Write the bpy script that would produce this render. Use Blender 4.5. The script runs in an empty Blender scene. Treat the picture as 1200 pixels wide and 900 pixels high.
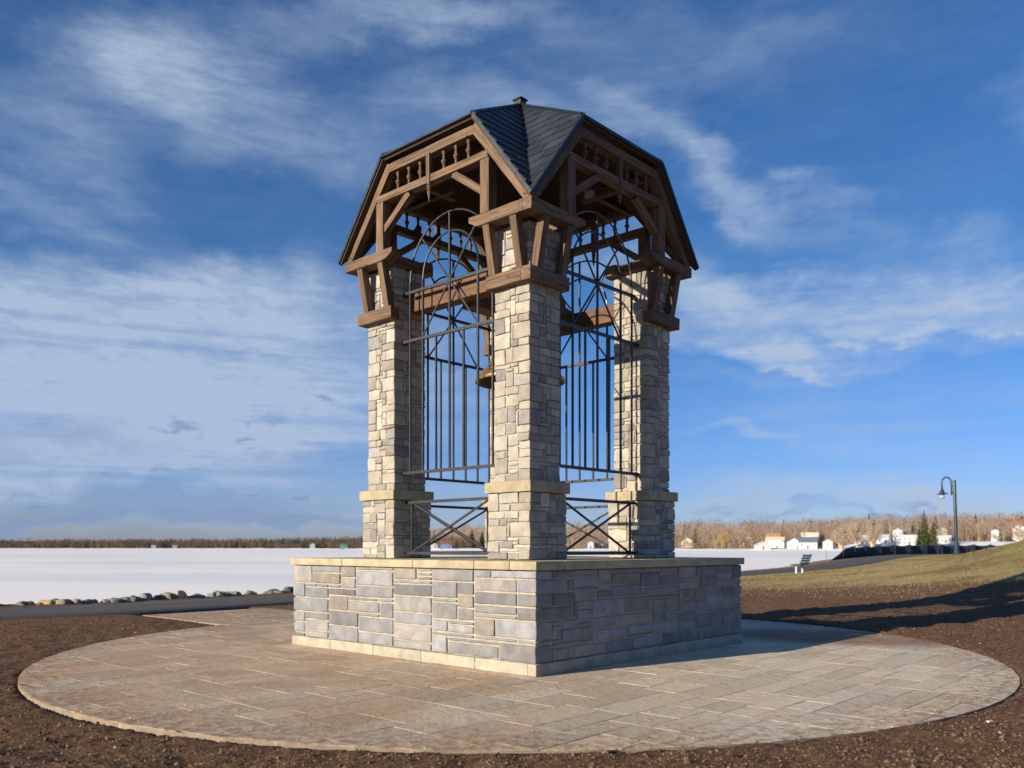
import bpy, math, random
import numpy as np
from mathutils import Vector, Matrix, noise
R = math.radians
sc = bpy.context.scene
col = sc.collection

# ------------------------------------------------------------------ camera
cam = bpy.data.cameras.new('camera'); cam_o = bpy.data.objects.new('camera', cam); col.objects.link(cam_o)
cam_o.location = (0, 0, 1.5); cam_o.rotation_euler = (R(90), 0, 0)
F_PX, HOR = 1006.0, 641.5
cam.sensor_width = 36; cam.lens = 36 * F_PX / 1200; cam.shift_y = (HOR - 450) / 1200
cam.clip_start = .1; cam.clip_end = 9000
cam.dof.use_dof = True; cam.dof.focus_distance = 11.5; cam.dof.aperture_fstop = 1.5
sc.camera = cam_o
# ------------------------------------------------------------------ light
SUN_EL = 16.5
SUN_AZ = 214.0          # direction to the sun, degrees counter-clockwise from +x
sd = Vector((math.cos(R(SUN_AZ)) * math.cos(R(SUN_EL)), math.sin(R(SUN_AZ)) * math.cos(R(SUN_EL)), math.sin(R(SUN_EL))))
sun = bpy.data.lights.new('sun', 'SUN'); sun.energy = 5.0; sun.angle = R(.53); sun.color = (1, .86, .67)
sun_o = bpy.data.objects.new('sun', sun); col.objects.link(sun_o)
sun_o.rotation_euler = sd.to_track_quat('Z', 'Y').to_euler(); sun_o.location = (-20, -14, 12)
sc.view_settings.view_transform = 'Standard'; sc.view_settings.look = 'None'
sc.view_settings.exposure = 0.70; sc.view_settings.gamma = 1; sc.view_settings.use_curve_mapping = False
sc.cycles.use_denoising = True; sc.cycles.max_bounces = 6

class NT:
    """small helper to write node trees"""
    def __init__(s, t): s.t = t; s.n = t.nodes; s.l = t.links
    def add(s, ty, **kw):
        n = s.n.new(ty)
        for k, v in kw.items():
            if k == 'inp':
                for a, b in v.items(): s.set(n.inputs[a], b)
            else: setattr(n, k, v)
        return n
    def set(s, sock, v):
        if isinstance(v, bpy.types.NodeSocket): s.l.new(v, sock)
        else: sock.default_value = v
    def math(s, op, a, b=0.0, c=None, clamp=False):
        n = s.n.new('ShaderNodeMath'); n.operation = op; n.use_clamp = clamp
        s.set(n.inputs[0], a); s.set(n.inputs[1], b)
        if c is not None: s.set(n.inputs[2], c)
        return n.outputs[0]
    def mix(s, f, a, b, mode='MIX'):
        n = s.n.new('ShaderNodeMix'); n.data_type = 'RGBA'; n.blend_type = mode
        s.set(n.inputs[0], f); s.set(n.inputs[6], a); s.set(n.inputs[7], b); return n.outputs[2]
    def ss(s, v, a, b, to0=0.0, to1=1.0):
        n = s.n.new('ShaderNodeMapRange'); n.interpolation_type = 'SMOOTHSTEP'
        s.set(n.inputs[0], v); n.inputs[1].default_value = a; n.inputs[2].default_value = b
        n.inputs[3].default_value = to0; n.inputs[4].default_value = to1; return n.outputs[0]
    def noise(s, vec, scale, detail=4, rough=.55, dist=0.0, out=0):
        n = s.n.new('ShaderNodeTexNoise'); s.set(n.inputs['Vector'], vec)
        n.inputs['Scale'].default_value = scale; n.inputs['Detail'].default_value = detail
        n.inputs['Roughness'].default_value = rough; n.inputs['Distortion'].default_value = dist
        return n.outputs[out]
    def mapping(s, vec, loc=(0,0,0), rot=(0,0,0), scale=(1,1,1), ty='POINT'):
        n = s.n.new('ShaderNodeMapping'); n.vector_type = ty; s.set(n.inputs[0], vec)
        n.inputs[1].default_value = loc; n.inputs[2].default_value = rot; n.inputs[3].default_value = scale
        return n.outputs[0]

# ------------------------------------------------------------------ sky
world = bpy.data.worlds.new('World'); sc.world = world; world.use_nodes = True
wt = NT(world.node_tree); wt.n.clear()
sky = wt.add('ShaderNodeTexSky', sky_type='NISHITA', sun_disc=False, sun_elevation=R(SUN_EL),
             sun_rotation=R(90 - SUN_AZ), altitude=50, air_density=1.0, dust_density=.25, ozone_density=4.0)
SKY_STR = .060
tc = wt.add('ShaderNodeTexCoord')
sx = wt.add('ShaderNodeSeparateXYZ', inp={0: tc.outputs['Generated']})
az = wt.math('ARCTAN2', sx.outputs[0], sx.outputs[1])
el = wt.math('ARCSINE', sx.outputs[2])
ae = wt.add('ShaderNodeCombineXYZ', inp={0: az, 1: el, 2: 0.0}).outputs[0]
def ang(px, py):
    a = math.atan((px - 600) / F_PX); return a, math.atan((HOR - py) / F_PX * math.cos(a))
def blob(px, py, rx, ry, rot, st, soft=0.0):
    a, e = ang(px, py); a2, _ = ang(px + rx, py); _, e2 = ang(px, py - ry)
    m = wt.mapping(wob, (a, e, 0), (0, 0, R(rot)), (abs(a2 - a), abs(e2 - e), 1), 'TEXTURE')
    ln = wt.add('ShaderNodeVectorMath', operation='LENGTH', inp={0: m}).outputs['Value']
    return wt.ss(ln, 1.0, soft, 0.0, st)
# the wobble breaks the outline of every cloud
wn = wt.noise(wt.mapping(ae, scale=(5, 9, 1)), 1.0, 5, .6, 0, 1)
wsub = wt.add('ShaderNodeVectorMath', operation='SUBTRACT', inp={0: wn, 1: (.5, .5, .5)}).outputs[0]
wsc = wt.add('ShaderNodeVectorMath', operation='MULTIPLY', inp={0: wsub, 1: (.34, .16, 0)}).outputs[0]
wob = wt.add('ShaderNodeVectorMath', operation='ADD', inp={0: ae, 1: wsc}).outputs[0]
CL = [ # px, py, rx, ry, rot, strength
    (190, 60, 190, 95, 8, .62), (60, 150, 190, 90, -12, .36), (430, 20, 230, 55, 0, .42), (300, 140, 330, 80, -4, .40),
    (60, 330, 430, 75, 4, .60), (180, 440, 560, 165, 0, 1.1), (120, 510, 500, 90, 0, .80), (330, 340, 270, 75, 0, .55), (30, 230, 260, 40, -6, .3),
    (560, 130, 230, 60, -8, .36), (600, 20, 260, 50, 0, .26), (820, 60, 330, 60, 0, .20),
    (790, 170, 220, 55, -25, .44), (900, 220, 190, 60, -32, .40), (740, 110, 130, 40, -10, .34),
    (1010, 350, 330, 58, -13, .80), (930, 405, 230, 30, -10, .90), (1180, 380, 200, 60, -8, .5),
    (850, 345, 200, 80, -18, .50), (760, 300, 120, 60, -30, .35), (1100, 300, 160, 50, -15, .30), (880, 440, 220, 25, -5, .26), (850, 518, 120, 14, -3, .40), (1000, 578, 420, 34, 0, .85), (1000, 490, 380, 90, -4, .30), (945, 424, 115, 13, -9, .95), (1080, 385, 170, 16, -12, .6),
    (860, 590, 170, 16, 0, .45), (1120, 586, 170, 12, 0, .5), (200, 610, 520, 24, 0, .40), (1180, 110, 120, 60, 0, .18),
    (560, 590, 300, 60, 0, .35)]
tot = None
for c in CL:
    b = blob(*c); tot = b if tot is None else wt.math('ADD', tot, b)
n1 = wt.noise(wt.mapping(ae, rot=(0, 0, R(14)), scale=(3.4, 19, 1)), 1.0, 12, .70, .9)      # long wisps
n2 = wt.noise(wt.mapping(ae, rot=(0, 0, R(-18)), scale=(26, 90, 1)), 1.0, 6, .65, .5)      # fine ripples
n3 = wt.noise(wt.mapping(ae, scale=(7, 13, 1)), 1.0, 8, .62, .3)
n4 = wt.noise(wt.mapping(ae, scale=(2.5, 55, 1)), 1.0, 6, .6, .25)                          # flat layers low down
low = wt.ss(el, .42, .02)
nn = wt.math('ADD', wt.math('MULTIPLY', n1, 1.25), wt.math('MULTIPLY', n3, .85))
nn = wt.math('ADD', nn, wt.math('MULTIPLY', wt.math('SUBTRACT', n2, .5), .75))
nn = wt.math('ADD', nn, wt.math('MULTIPLY', wt.math('MULTIPLY', wt.math('SUBTRACT', n4, .5), 2.2), low))
tot = wt.math('ADD', tot, .10)
dens = wt.math('MULTIPLY', tot, wt.ss(nn, .55, 1.55, .42, 1.12))
back = wt.math('MULTIPLY', wt.ss(n1, .45, .75), wt.ss(sx.outputs[1], .3, -.2, 0, .10))   # the sky behind the viewer has wisps as well
dens = wt.math('MULTIPLY', wt.math('ADD', dens, back), wt.ss(el, -.01, .03), clamp=True)
dens = wt.math('MINIMUM', dens, .88)
skyc = wt.add('ShaderNodeHueSaturation', inp={'Saturation': 1.2, 'Value': 1.0, 'Color': sky.outputs[0]}).outputs[0]
skyc = wt.mix(1.0, skyc, wt.mix(wt.ss(el, .32, .0), (.72, .98, 1.22, 1), (.80, .86, 1.42, 1)), 'MULTIPLY')
ccol = wt.mix(wt.ss(el, .45, .02), (5.0, 6.1, 7.7, 1), (4.5, 5.5, 7.4, 1))
c1 = wt.mix(dens, skyc, ccol)
tot2 = None
for c in [(335, 478, 34, 8, -8, 1), (215, 505, 32, 8, 0, 1), (288, 510, 12, 5, 0, .8), (297, 522, 14, 4, 0, .6), (120, 552, 26, 8, -4, 1),
          (166, 550, 11, 7, 0, 1), (196, 551, 16, 7, -5, 1), (240, 545, 22, 5, 0, .8), (262, 545, 9, 5, 0, .8), (300, 571, 18, 4, 0, .9),
          (355, 571, 20, 7, -3, 1.1), (90, 577, 22, 4, 0, .8), (228, 574, 14, 3, 0, .7), (40, 557, 60, 5, 0, .6), (140, 350, 60, 12, -12, .5),
          (60, 603, 260, 22, 0, 1.3), (330, 606, 240, 20, 0, 1.1), (200, 580, 330, 16, 0, .5), (1090, 590, 80, 7, 0, .7), (930, 600, 90, 8, 0, .6), (330, 540, 130, 16, 0, .35),
          (60, 520, 220, 20, 0, .5), (840, 590, 90, 8, 0, .5), (1020, 604, 130, 6, 0, .5), (0, 70, 160, 60, 0, .0)]:
    if c[5] == 0: continue
    b = blob(*c); tot2 = b if tot2 is None else wt.math('ADD', tot2, b)
d2 = wt.math('MULTIPLY', wt.math('MULTIPLY', tot2, wt.ss(n3, .3, .6, .5, 1.2)), .75, clamp=True)
c2 = wt.mix(wt.math('MINIMUM', d2, .72), c1, (2.2, 3.2, 5.4, 1))
bg = wt.add('ShaderNodeBackground', inp={0: c2, 1: SKY_STR})
wt.add('ShaderNodeOutputWorld', inp={0: bg.outputs[0]})

# ------------------------------------------------------------------ mesh helpers
class MB:
    def __init__(s): s.v = []; s.f = []; s.t = []; s.w = []; s.n = 0
    def add(s, v, f, tint=(1, 1, 1), wc=None, M=None):
        v = np.asarray(v, float).reshape(-1, 3)
        w = v + np.array([s.n * .013 % 7, s.n * .031 % 11, 0]) if wc is None else np.asarray(wc, float)
        if M is not None:
            m = np.array(M); v = v @ m[:3, :3].T + m[:3, 3]
        n0 = s.n; s.v.append(v); s.n += len(v); s.w.append(w)
        tt = np.asarray(tint, float)
        s.t.append(np.tile(tt, (len(v), 1)) if tt.ndim == 1 else tt)
        s.f.extend([tuple(i + n0 for i in q) for q in f])
    def build(s, name, mat, parent=None, smooth=False, M=None):
        v = np.concatenate(s.v) if s.v else np.zeros((0, 3))
        if M is not None:
            m = np.array(M); v = v @ m[:3, :3].T + m[:3, 3]
        me = bpy.data.meshes.new(name); me.from_pydata(v.tolist(), [], s.f)
        if s.v:
            a = me.attributes.new('tint', 'FLOAT_COLOR', 'POINT'); t = np.concatenate(s.t)
            a.data.foreach_set('color', np.hstack([t, np.ones((len(t), 1))]).ravel())
            a = me.attributes.new('wc', 'FLOAT_VECTOR', 'POINT'); a.data.foreach_set('vector', np.concatenate(s.w).ravel())
        if smooth: me.polygons.foreach_set('use_smooth', [True] * len(me.polygons))
        for m in (mat if isinstance(mat, (list, tuple)) else [mat]): me.materials.append(m)
        me.update()
        o = bpy.data.objects.new(name, me); col.objects.link(o)
        if parent is not None: o.parent = parent
        return o
rng = random.Random(5)
def axis_pts(h, r, step):
    if r <= 0 or h <= r * 1.05:
        return [-h, h]
    n = max(1, int(round(2 * (h - r) / step)))
    inner = list(np.linspace(-(h - r), h - r, n + 1))
    return [-h, -h + r * .42] + inner + [h - r * .42, h]
_rc = {}
def rbox(mb, c, half, r=.01, step=.1, amp=0.0, freq=6.0, tint=(1, 1, 1), M=None, along=0, seed=None):
    """a box with rounded edges and an uneven surface"""
    half = [max(h, .002) for h in half]; r = min(r, min(half) * .9)
    ax = [axis_pts(half[i], r, step) for i in range(3)]
    n = [len(a) for a in ax]
    idx = {}; vs = []; fs = []
    def vid(i, j, k):
        q = (i, j, k)
        if q not in idx: idx[q] = len(vs); vs.append((ax[0][i], ax[1][j], ax[2][k]))
        return idx[q]
    for i in range(n[0] - 1):
        for j in range(n[1] - 1):
            fs.append((vid(i, j, 0), vid(i, j + 1, 0), vid(i + 1, j + 1, 0), vid(i + 1, j, 0)))
            k = n[2] - 1; fs.append((vid(i, j, k), vid(i + 1, j, k), vid(i + 1, j + 1, k), vid(i, j + 1, k)))
    for i in range(n[0] - 1):
        for k in range(n[2] - 1):
            fs.append((vid(i, 0, k), vid(i + 1, 0, k), vid(i + 1, 0, k + 1), vid(i, 0, k + 1)))
            j = n[1] - 1; fs.append((vid(i, j, k), vid(i, j, k + 1), vid(i + 1, j, k + 1), vid(i + 1, j, k)))
    for j in range(n[1] - 1):
        for k in range(n[2] - 1):
            fs.append((vid(0, j, k), vid(0, j, k + 1), vid(0, j + 1, k + 1), vid(0, j + 1, k)))
            i = n[0] - 1; fs.append((vid(i, j, k), vid(i + 1, j, k), vid(i + 1, j + 1, k), vid(i, j + 1, k + 1) if False else vid(i, j + 1, k)) if False else (vid(i, j, k), vid(i, j + 1, k), vid(i, j + 1, k + 1), vid(i, j, k + 1)))
    v = np.array(vs); hh = np.array(half) - r
    inner = np.clip(v, -hh, hh); d = v - inner; L = np.linalg.norm(d, axis=1, keepdims=True); L[L == 0] = 1
    if r > 0: v = inner + d / L * r
    so = rng.uniform(0, 60) if seed is None else seed
    if amp > 0:
        for q in range(len(v)):
            v[q] += np.array(noise.noise_vector(Vector(v[q] * freq) + Vector((so, so * .7, so * .3)))) * amp
    wc = v.copy()
    if along == 1: wc = wc[:, [1, 0, 2]]
    if along == 2: wc = wc[:, [2, 0, 1]]
    wc = wc + np.array([so, so * 1.3 % 9, so * .7 % 5])
    mb.add(v + np.array(c), fs, tint, wc, M)
def frame(p0, p1, up=(0, 0, 1)):
    p0 = Vector(p0); p1 = Vector(p1); x = (p1 - p0).normalized(); up = Vector(up)
    y = up.cross(x)
    if y.length < 1e-4: y = Vector((0, 1, 0)).cross(x)
    y.normalize(); z = x.cross(y)
    m = Matrix((x, y, z)).transposed().to_4x4(); m.translation = (p0 + p1) / 2
    return m, (p1 - p0).length
def beam(mb, p0, p1, w, h, r=.008, amp=.004, step=.12, up=(0, 0, 1), tint=None):
    m, L = frame(p0, p1, up); g = rng.uniform(.82, 1.16) if tint is None else tint
    rbox(mb, (0, 0, 0), (L / 2, w / 2, h / 2), r, step, amp, 5, (g, g, g), m)
def bar(mb, p0, p1, w, h=None, up=(0, 0, 1)):
    m, L = frame(p0, p1, up); h = h or w
    x, y, z = L / 2, w / 2, h / 2
    v = [(-x, -y, -z), (x, -y, -z), (x, y, -z), (-x, y, -z), (-x, -y, z), (x, -y, z), (x, y, z), (-x, y, z)]
    mb.add(v, [(0, 3, 2, 1), (4, 5, 6, 7), (0, 1, 5, 4), (1, 2, 6, 5), (2, 3, 7, 6), (3, 0, 4, 7)], (1, 1, 1), None, m)
def tube(mb, pts, rad, n=8, tint=(1, 1, 1), cap=True):
    pts = [Vector(p) for p in pts]; rads = rad if isinstance(rad, (list, tuple)) else [rad] * len(pts)
    vs = []; fs = []; prev = None
    for i, p in enumerate(pts):
        t = (pts[min(i + 1, len(pts) - 1)] - pts[max(i - 1, 0)]).normalized()
        if prev is None:
            prev = t.orthogonal().normalized()
        a = (prev - t * prev.dot(t)).normalized(); b = t.cross(a); prev = a
        for k in range(n):
            q = 2 * math.pi * k / n; vs.append(p + (a * math.cos(q) + b * math.sin(q)) * rads[i])
        if i:
            for k in range(n):
                k2 = (k + 1) % n; fs.append(((i - 1) * n + k, (i - 1) * n + k2, i * n + k2, i * n + k))
    if cap:
        fs.append(tuple(range(n - 1, -1, -1))); fs.append(tuple((len(pts) - 1) * n + k for k in range(n)))
    mb.add([tuple(v) for v in vs], fs, tint)
def lathe(mb, prof, c=(0, 0, 0), n=24, tint=(1, 1, 1), M=None):
    vs = []; fs = []
    for (r, z) in prof:
        for k in range(n):
            q = 2 * math.pi * k / n; vs.append((c[0] + r * math.cos(q), c[1] + r * math.sin(q), c[2] + z))
    for i in range(len(prof) - 1):
        for k in range(n):
            k2 = (k + 1) % n; fs.append((i * n + k, i * n + k2, (i + 1) * n + k2, (i + 1) * n + k))
    mb.add(vs, fs, tint, None, M)
def clip(poly, planes):
    """2-D convex clip; planes are (nx, ny, d) keeping nx*x+ny*y<=d"""
    for nx, ny, d in planes:
        out = []
        for i in range(len(poly)):
            a, b = poly[i], poly[(i + 1) % len(poly)]
            da = nx * a[0] + ny * a[1] - d; db = nx * b[0] + ny * b[1] - d
            if da <= 0: out.append(a)
            if (da < 0 < db) or (db < 0 < da):
                t = da / (da - db); out.append((a[0] + (b[0] - a[0]) * t, a[1] + (b[1] - a[1]) * t))
        poly = out
        if len(poly) < 3: return []
    return poly
def area(p): return .5 * sum(p[i][0] * p[(i + 1) % len(p)][1] - p[(i + 1) % len(p)][0] * p[i][1] for i in range(len(p)))
def empty(name, loc=(0, 0, 0), rz=0.0):
    o = bpy.data.objects.new(name, None); col.objects.link(o); o.location = loc; o.rotation_euler = (0, 0, rz); o.empty_display_size = .3; return o
def tag(o, label=None, cat=None, group=None, kind=None):
    for k, v in (('label', label), ('category', cat), ('group', group), ('kind', kind)):
        if v: o[k] = v
    return o
def smooth(t): t = max(0.0, min(1.0, t)); return t * t * (3 - 2 * t)

# ------------------------------------------------------------------ materials
def newmat(name, rough=.8, spec=.3):
    m = bpy.data.materials.new(name); m.use_nodes = True; t = NT(m.node_tree)
    b = t.n['Principled BSDF']; b.inputs['Roughness'].default_value = rough; b.inputs['Specular IOR Level'].default_value = spec
    return m, t, b
def attr(t, n): return t.add('ShaderNodeAttribute', attribute_name=n)
def bump(t, b, h, st, dist):
    n = t.add('ShaderNodeBump', inp={'Strength': st, 'Distance': dist, 'Height': h}); t.l.new(n.outputs[0], b.inputs['Normal'])
def stone_mat(name, bright=1.0, rough=.9, bs=.6, bd=.012, stain=(.42, .36, .27)):
    m, t, b = newmat(name, rough, .25)
    w = attr(t, 'wc').outputs['Vector']; ti = attr(t, 'tint').outputs['Color']
    n = t.noise(w, 5, 6, .6); n2 = t.noise(w, 34, 5, .65); n3 = t.noise(w, 2.2, 3, .5)
    c = t.mix(1.0, ti, t.mix(t.ss(n, .3, .72), (.74, .74, .76, 1), (1.08, 1.05, 1.0, 1)), 'MULTIPLY')
    c = t.mix(t.ss(n3, .55, .80, 0, .28), c, (*stain, 1))
    c = t.mix(1.0, c, t.mix(n2, (.78, .78, .78, 1), (1.18, 1.18, 1.18, 1)), 'MULTIPLY')
    c = t.mix(1.0, c, (bright,) * 3 + (1,), 'MULTIPLY')
    t.set(b.inputs['Base Color'], c)
    h = t.math('ADD', t.math('MULTIPLY', t.noise(w, 11, 6, .65), 1.0), t.math('MULTIPLY', n2, .45))
    bump(t, b, h, bs, bd); return m
M_STONE = stone_mat('rough stone', 1.0, .92, .9, .016)
M_MORTAR = stone_mat('mortar', 1.0, .95, .35, .008)
M_COPING = stone_mat('sandstone coping', 1.0, .85, .25, .005, (.40, .36, .20))
def wood_mat(name, c1, c2, c3):
    m, t, b = newmat(name, .72, .3)
    w = attr(t, 'wc').outputs['Vector']; ti = attr(t, 'tint').outputs['Color']
    g = t.noise(t.mapping(w, scale=(1.6, 26, 26)), 1.0, 6, .6, .6)
    g2 = t.noise(t.mapping(w, scale=(3.0, 120, 120)), 1.0, 4, .6)
    bl = t.noise(w, 3.2, 4, .55)
    kn = t.add('ShaderNodeTexVoronoi', inp={'Vector': t.mapping(w, scale=(3.2, 7, 7)), 'Scale': 1.0}).outputs['Distance']
    c = t.mix(t.ss(g, .3, .7), (*c1, 1), (*c2, 1))
    c = t.mix(t.ss(bl, .45, .75, 0, .6), c, (*c3, 1))
    c = t.mix(t.ss(kn, .16, .05, 0, .75), c, (c1[0] * .35, c1[1] * .3, c1[2] * .3, 1))
    c = t.mix(1.0, c, t.mix(g2, (.7, .7, .7, 1), (1.2, 1.2, 1.2, 1)), 'MULTIPLY')
    c = t.mix(1.0, c, ti, 'MULTIPLY')
    t.set(b.inputs['Base Color'], c)
    bump(t, b, t.math('ADD', g, t.math('MULTIPLY', g2, .4)), .5, .006); return m
M_WOOD = wood_mat('stained timber', (.062, .037, .022), (.200, .128, .076), (.120, .072, .042))
M_GLULAM = wood_mat('red brown glulam', (.095, .050, .030), (.155, .086, .052), (.12, .064, .038))
def plain(name, c, rough=.5, metal=0.0, nscale=20, var=.15, bs=.1, spec=.5):
    m, t, b = newmat(name, rough, spec); b.inputs['Metallic'].default_value = metal
    tcn = t.add('ShaderNodeTexCoord').outputs['Object']; n = t.noise(tcn, nscale, 5, .6)
    t.set(b.inputs['Base Color'], t.mix(n, (*[x * (1 - var) for x in c], 1), (*[x * (1 + var) for x in c], 1)))
    t.set(b.inputs['Roughness'], t.ss(n, .3, .7, max(0, rough - .1), min(1, rough + .1)))
    bump(t, b, n, bs, .003); return m
M_IRON = plain('black painted iron', (.018, .019, .023), .42, .0, 30, .25)
M_FLASH = plain('dark metal flashing', (.012, .017, .026), .45, .1, 8, .2)
M_BRONZE = plain('aged bronze', (.36, .25, .10), .42, .75, 9, .3, .15)
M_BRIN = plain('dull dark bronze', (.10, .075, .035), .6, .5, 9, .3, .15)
def tint_mat(name, rough=.8, nscale=12, bs=.3, bd=.01, var=.2, spec=.3):
    m, t, b = newmat(name, rough, spec)
    w = attr(t, 'wc').outputs['Vector']; n = t.noise(w, nscale, 6, .62)
    c = t.mix(1.0, attr(t, 'tint').outputs['Color'], t.mix(n, (1 - var,) * 3 + (1,), (1 + var,) * 3 + (1,)), 'MULTIPLY')
    t.set(b.inputs['Base Color'], c); bump(t, b, n, bs, bd); return m
M_SLATE = tint_mat('roof slate', .48, 30, .4, .006, .3, .5)
M_TINT = tint_mat('painted or weathered surface')
M_ROCK = tint_mat('shore rock', .9, 4, .8, .05, .35)
M_BARK = tint_mat('bare twigs and bark', .95, .6, 0, .01, .25, .1)
M_LEAF = tint_mat('conifer needles', .9, .6, 0, .01, .4, .1)

# ------------------------------------------------------------------ bell tower
TC = (.125, 13.433); TR = R(47.43)
tower = empty('bell_tower', (TC[0], TC[1], 0), TR)
tag(tower, 'open stone and timber bell tower with dark gambrel roof on a square stone base', 'bell tower')
def rotk(k): return Matrix.Rotation(k * math.pi / 2, 4, 'Z')

def stone_tint(kind, g):
    v = g.random()
    if kind == 'base':
        pal = [(.265, .277, .30), (.24, .25, .275), (.30, .295, .285), (.225, .226, .235), (.275, .255, .225), (.175, .175, .19), (.30, .312, .335)]
    else:
        pal = [(.405, .38, .325), (.375, .35, .30), (.44, .415, .365), (.345, .32, .265), (.30, .28, .245), (.42, .405, .37), (.27, .26, .25)]
    c = pal[g.choices(range(7), [5, 5, 4, 2.5, 2, 1, 3])[0]]; s = g.uniform(.88, 1.1)
    return tuple(x * s for x in c)
def masonry(name, half, z0, z1, cu, ru, hw, ww, seed, kind, cx=0.0, cy=0.0, gap=.008, proud=.022, rad=.02, amp=.006, parent=None, M=None, step=.07, open_faces=(0, 1, 2, 3)):
    """a square stone shaft: every course keyed at the corners, faces packed with random ashlar"""
    g = random.Random(seed); mb = MB(); mo = MB()
    nc = int(round(2 * half / cu)); cu = 2 * half / nc; nr = int(round((z1 - z0) / ru)); ru = (z1 - z0) / nr
    occ = [[[False] * nc for _ in range(nr)] for _ in range(4)]
    out = lambda: g.uniform(-.35, 1) * proud * .45
    def st(box):
        (x0, x1, y0, y1, a0, a1) = box
        c = ((x0 + x1) / 2 + cx, (y0 + y1) / 2 + cy, (a0 + a1) / 2)
        rbox(mb, c, ((x1 - x0) / 2, (y1 - y0) / 2, (a1 - a0) / 2), rad * g.uniform(.7, 1.2), step, amp, 9, stone_tint(kind, g))
    def place(f, box):
        # face f is the canonical y=-half face turned by f*90 degrees
        x0, x1, y0, y1, a0, a1 = box
        for _ in range(f): x0, x1, y0, y1 = -y1, -y0, x0, x1
        st((x0, x1, y0, y1, a0, a1))
    for k in range(4):              # corner k sits at the left end of face k and the right end of face k-1
        r = 0; flip = g.random() < .5
        while r < nr:
            h = min(g.choice(hw), nr - r)
            if nr - r - h == 1: h += 1
            la = g.choice(ww); sa = max(2, min(ww) )
            a, b = (la, sa) if flip else (sa, la); flip = not flip
            a = min(a, nc // 2); b = min(b, nc // 2)
            for rr in range(r, r + h):
                for c in range(a): occ[k][rr][c] = True
                for c in range(b): occ[(k - 1) % 4][rr][nc - 1 - c] = True
            o1, o2 = out(), out()
            place(k, (-half - o1, -half + a * cu - gap, -half - o2, -half + b * cu - gap, z0 + r * ru + gap, z0 + (r + h) * ru - gap))
            r += h
    for k in range(4):
        O = occ[k]
        for r in range(nr):
            c = 0
            while c < nc:
                if O[r][c]: c += 1; continue
                run = 0
                while c + run < nc and not O[r][c + run]: run += 1
                w = min(g.choice(ww), run)
                if run - w < min(ww): w = run if run <= max(ww) + 1 else run - min(ww) - 1
                w = max(1, w)
                h = g.choice(hw); hh = 1
                while hh < h and r + hh < nr and not any(O[r + hh][c + q] for q in range(w)): hh += 1
                for rr in range(r, r + hh):
                    for q in range(w): O[rr][c + q] = True
                o1 = out()
                place(k, (-half + c * cu + gap, -half + (c + w) * cu - gap, -half - o1, -half + .10, z0 + r * ru + gap, z0 + (r + hh) * ru - gap))
                c += w
    hh = half - proud
    o = mb.build(name, M_STONE, parent, True, M)
    t0 = (.39, .36, .295) if kind == 'base' else (.47, .44, .38)
    rbox(mo, (cx, cy, (z0 + z1) / 2), (hh, hh, (z1 - z0) / 2 - .002), .004, .2, .003, 5, t0)
    mo.build('mortar', M_MORTAR, o, True, M)
    return o

# square base
base = masonry('stone_base', 2.478, .145, 1.232,   .06, .0545, [1, 2, 3, 3, 3, 4, 4], [5, 8, 10, 11, 12, 13, 15], 17, 'base', gap=.0115, proud=.018, rad=.015, amp=.0065, parent=tower, step=.055)
mb = MB()
for k in range(4):
    n = 5; x = -2.5
    for i in range(n):
        w = 5.0 / n - (.0 if i < n - 1 else .13)
        rbox(mb, (x + w / 2, -2.5 + .065, .072), (w / 2 - .002, .065, .072), .012, .12, .006, 6, tuple(np.array((.40, .37, .30)) * rng.uniform(.92, 1.05)), rotk(k)); x += w
mb.build('footing', M_MORTAR, base, True)
mb = MB(); TOPZ = 1.337; cz0 = 1.234
splits = {0: [-2.518, -1.98, -.35, .95, 2.098], 3: [-2.518, -1.2, .35, 1.5, 2.098], 1: [-2.518, -.9, .7, 2.098], 2: [-2.518, -.8, .9, 2.098]}
for k, s in splits.items():
    for a, b in zip(s, s[1:]):
        rbox(mb, ((a + b) / 2, -2.518 + .21, (cz0 + TOPZ) / 2), ((b - a) / 2 - .004, .21, (TOPZ - cz0) / 2), .008, .25, .002, 4,
             tuple(np.array((.41, .36, .245)) * rng.uniform(.93, 1.07)), rotk(k))
for i in range(4):
    for j in range(4):
        a = 4.19 / 4; rbox(mb, (-2.095 + a * (i + .5), -2.095 + a * (j + .5), (cz0 + TOPZ) / 2 - .002), (a / 2 - .004, a / 2 - .004, (TOPZ - cz0) / 2), .006, .5, .001, 4,
             tuple(np.array((.41, .365, .25)) * rng.uniform(.93, 1.07)))
mb.build('coping', M_COPING, base, True)

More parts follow.
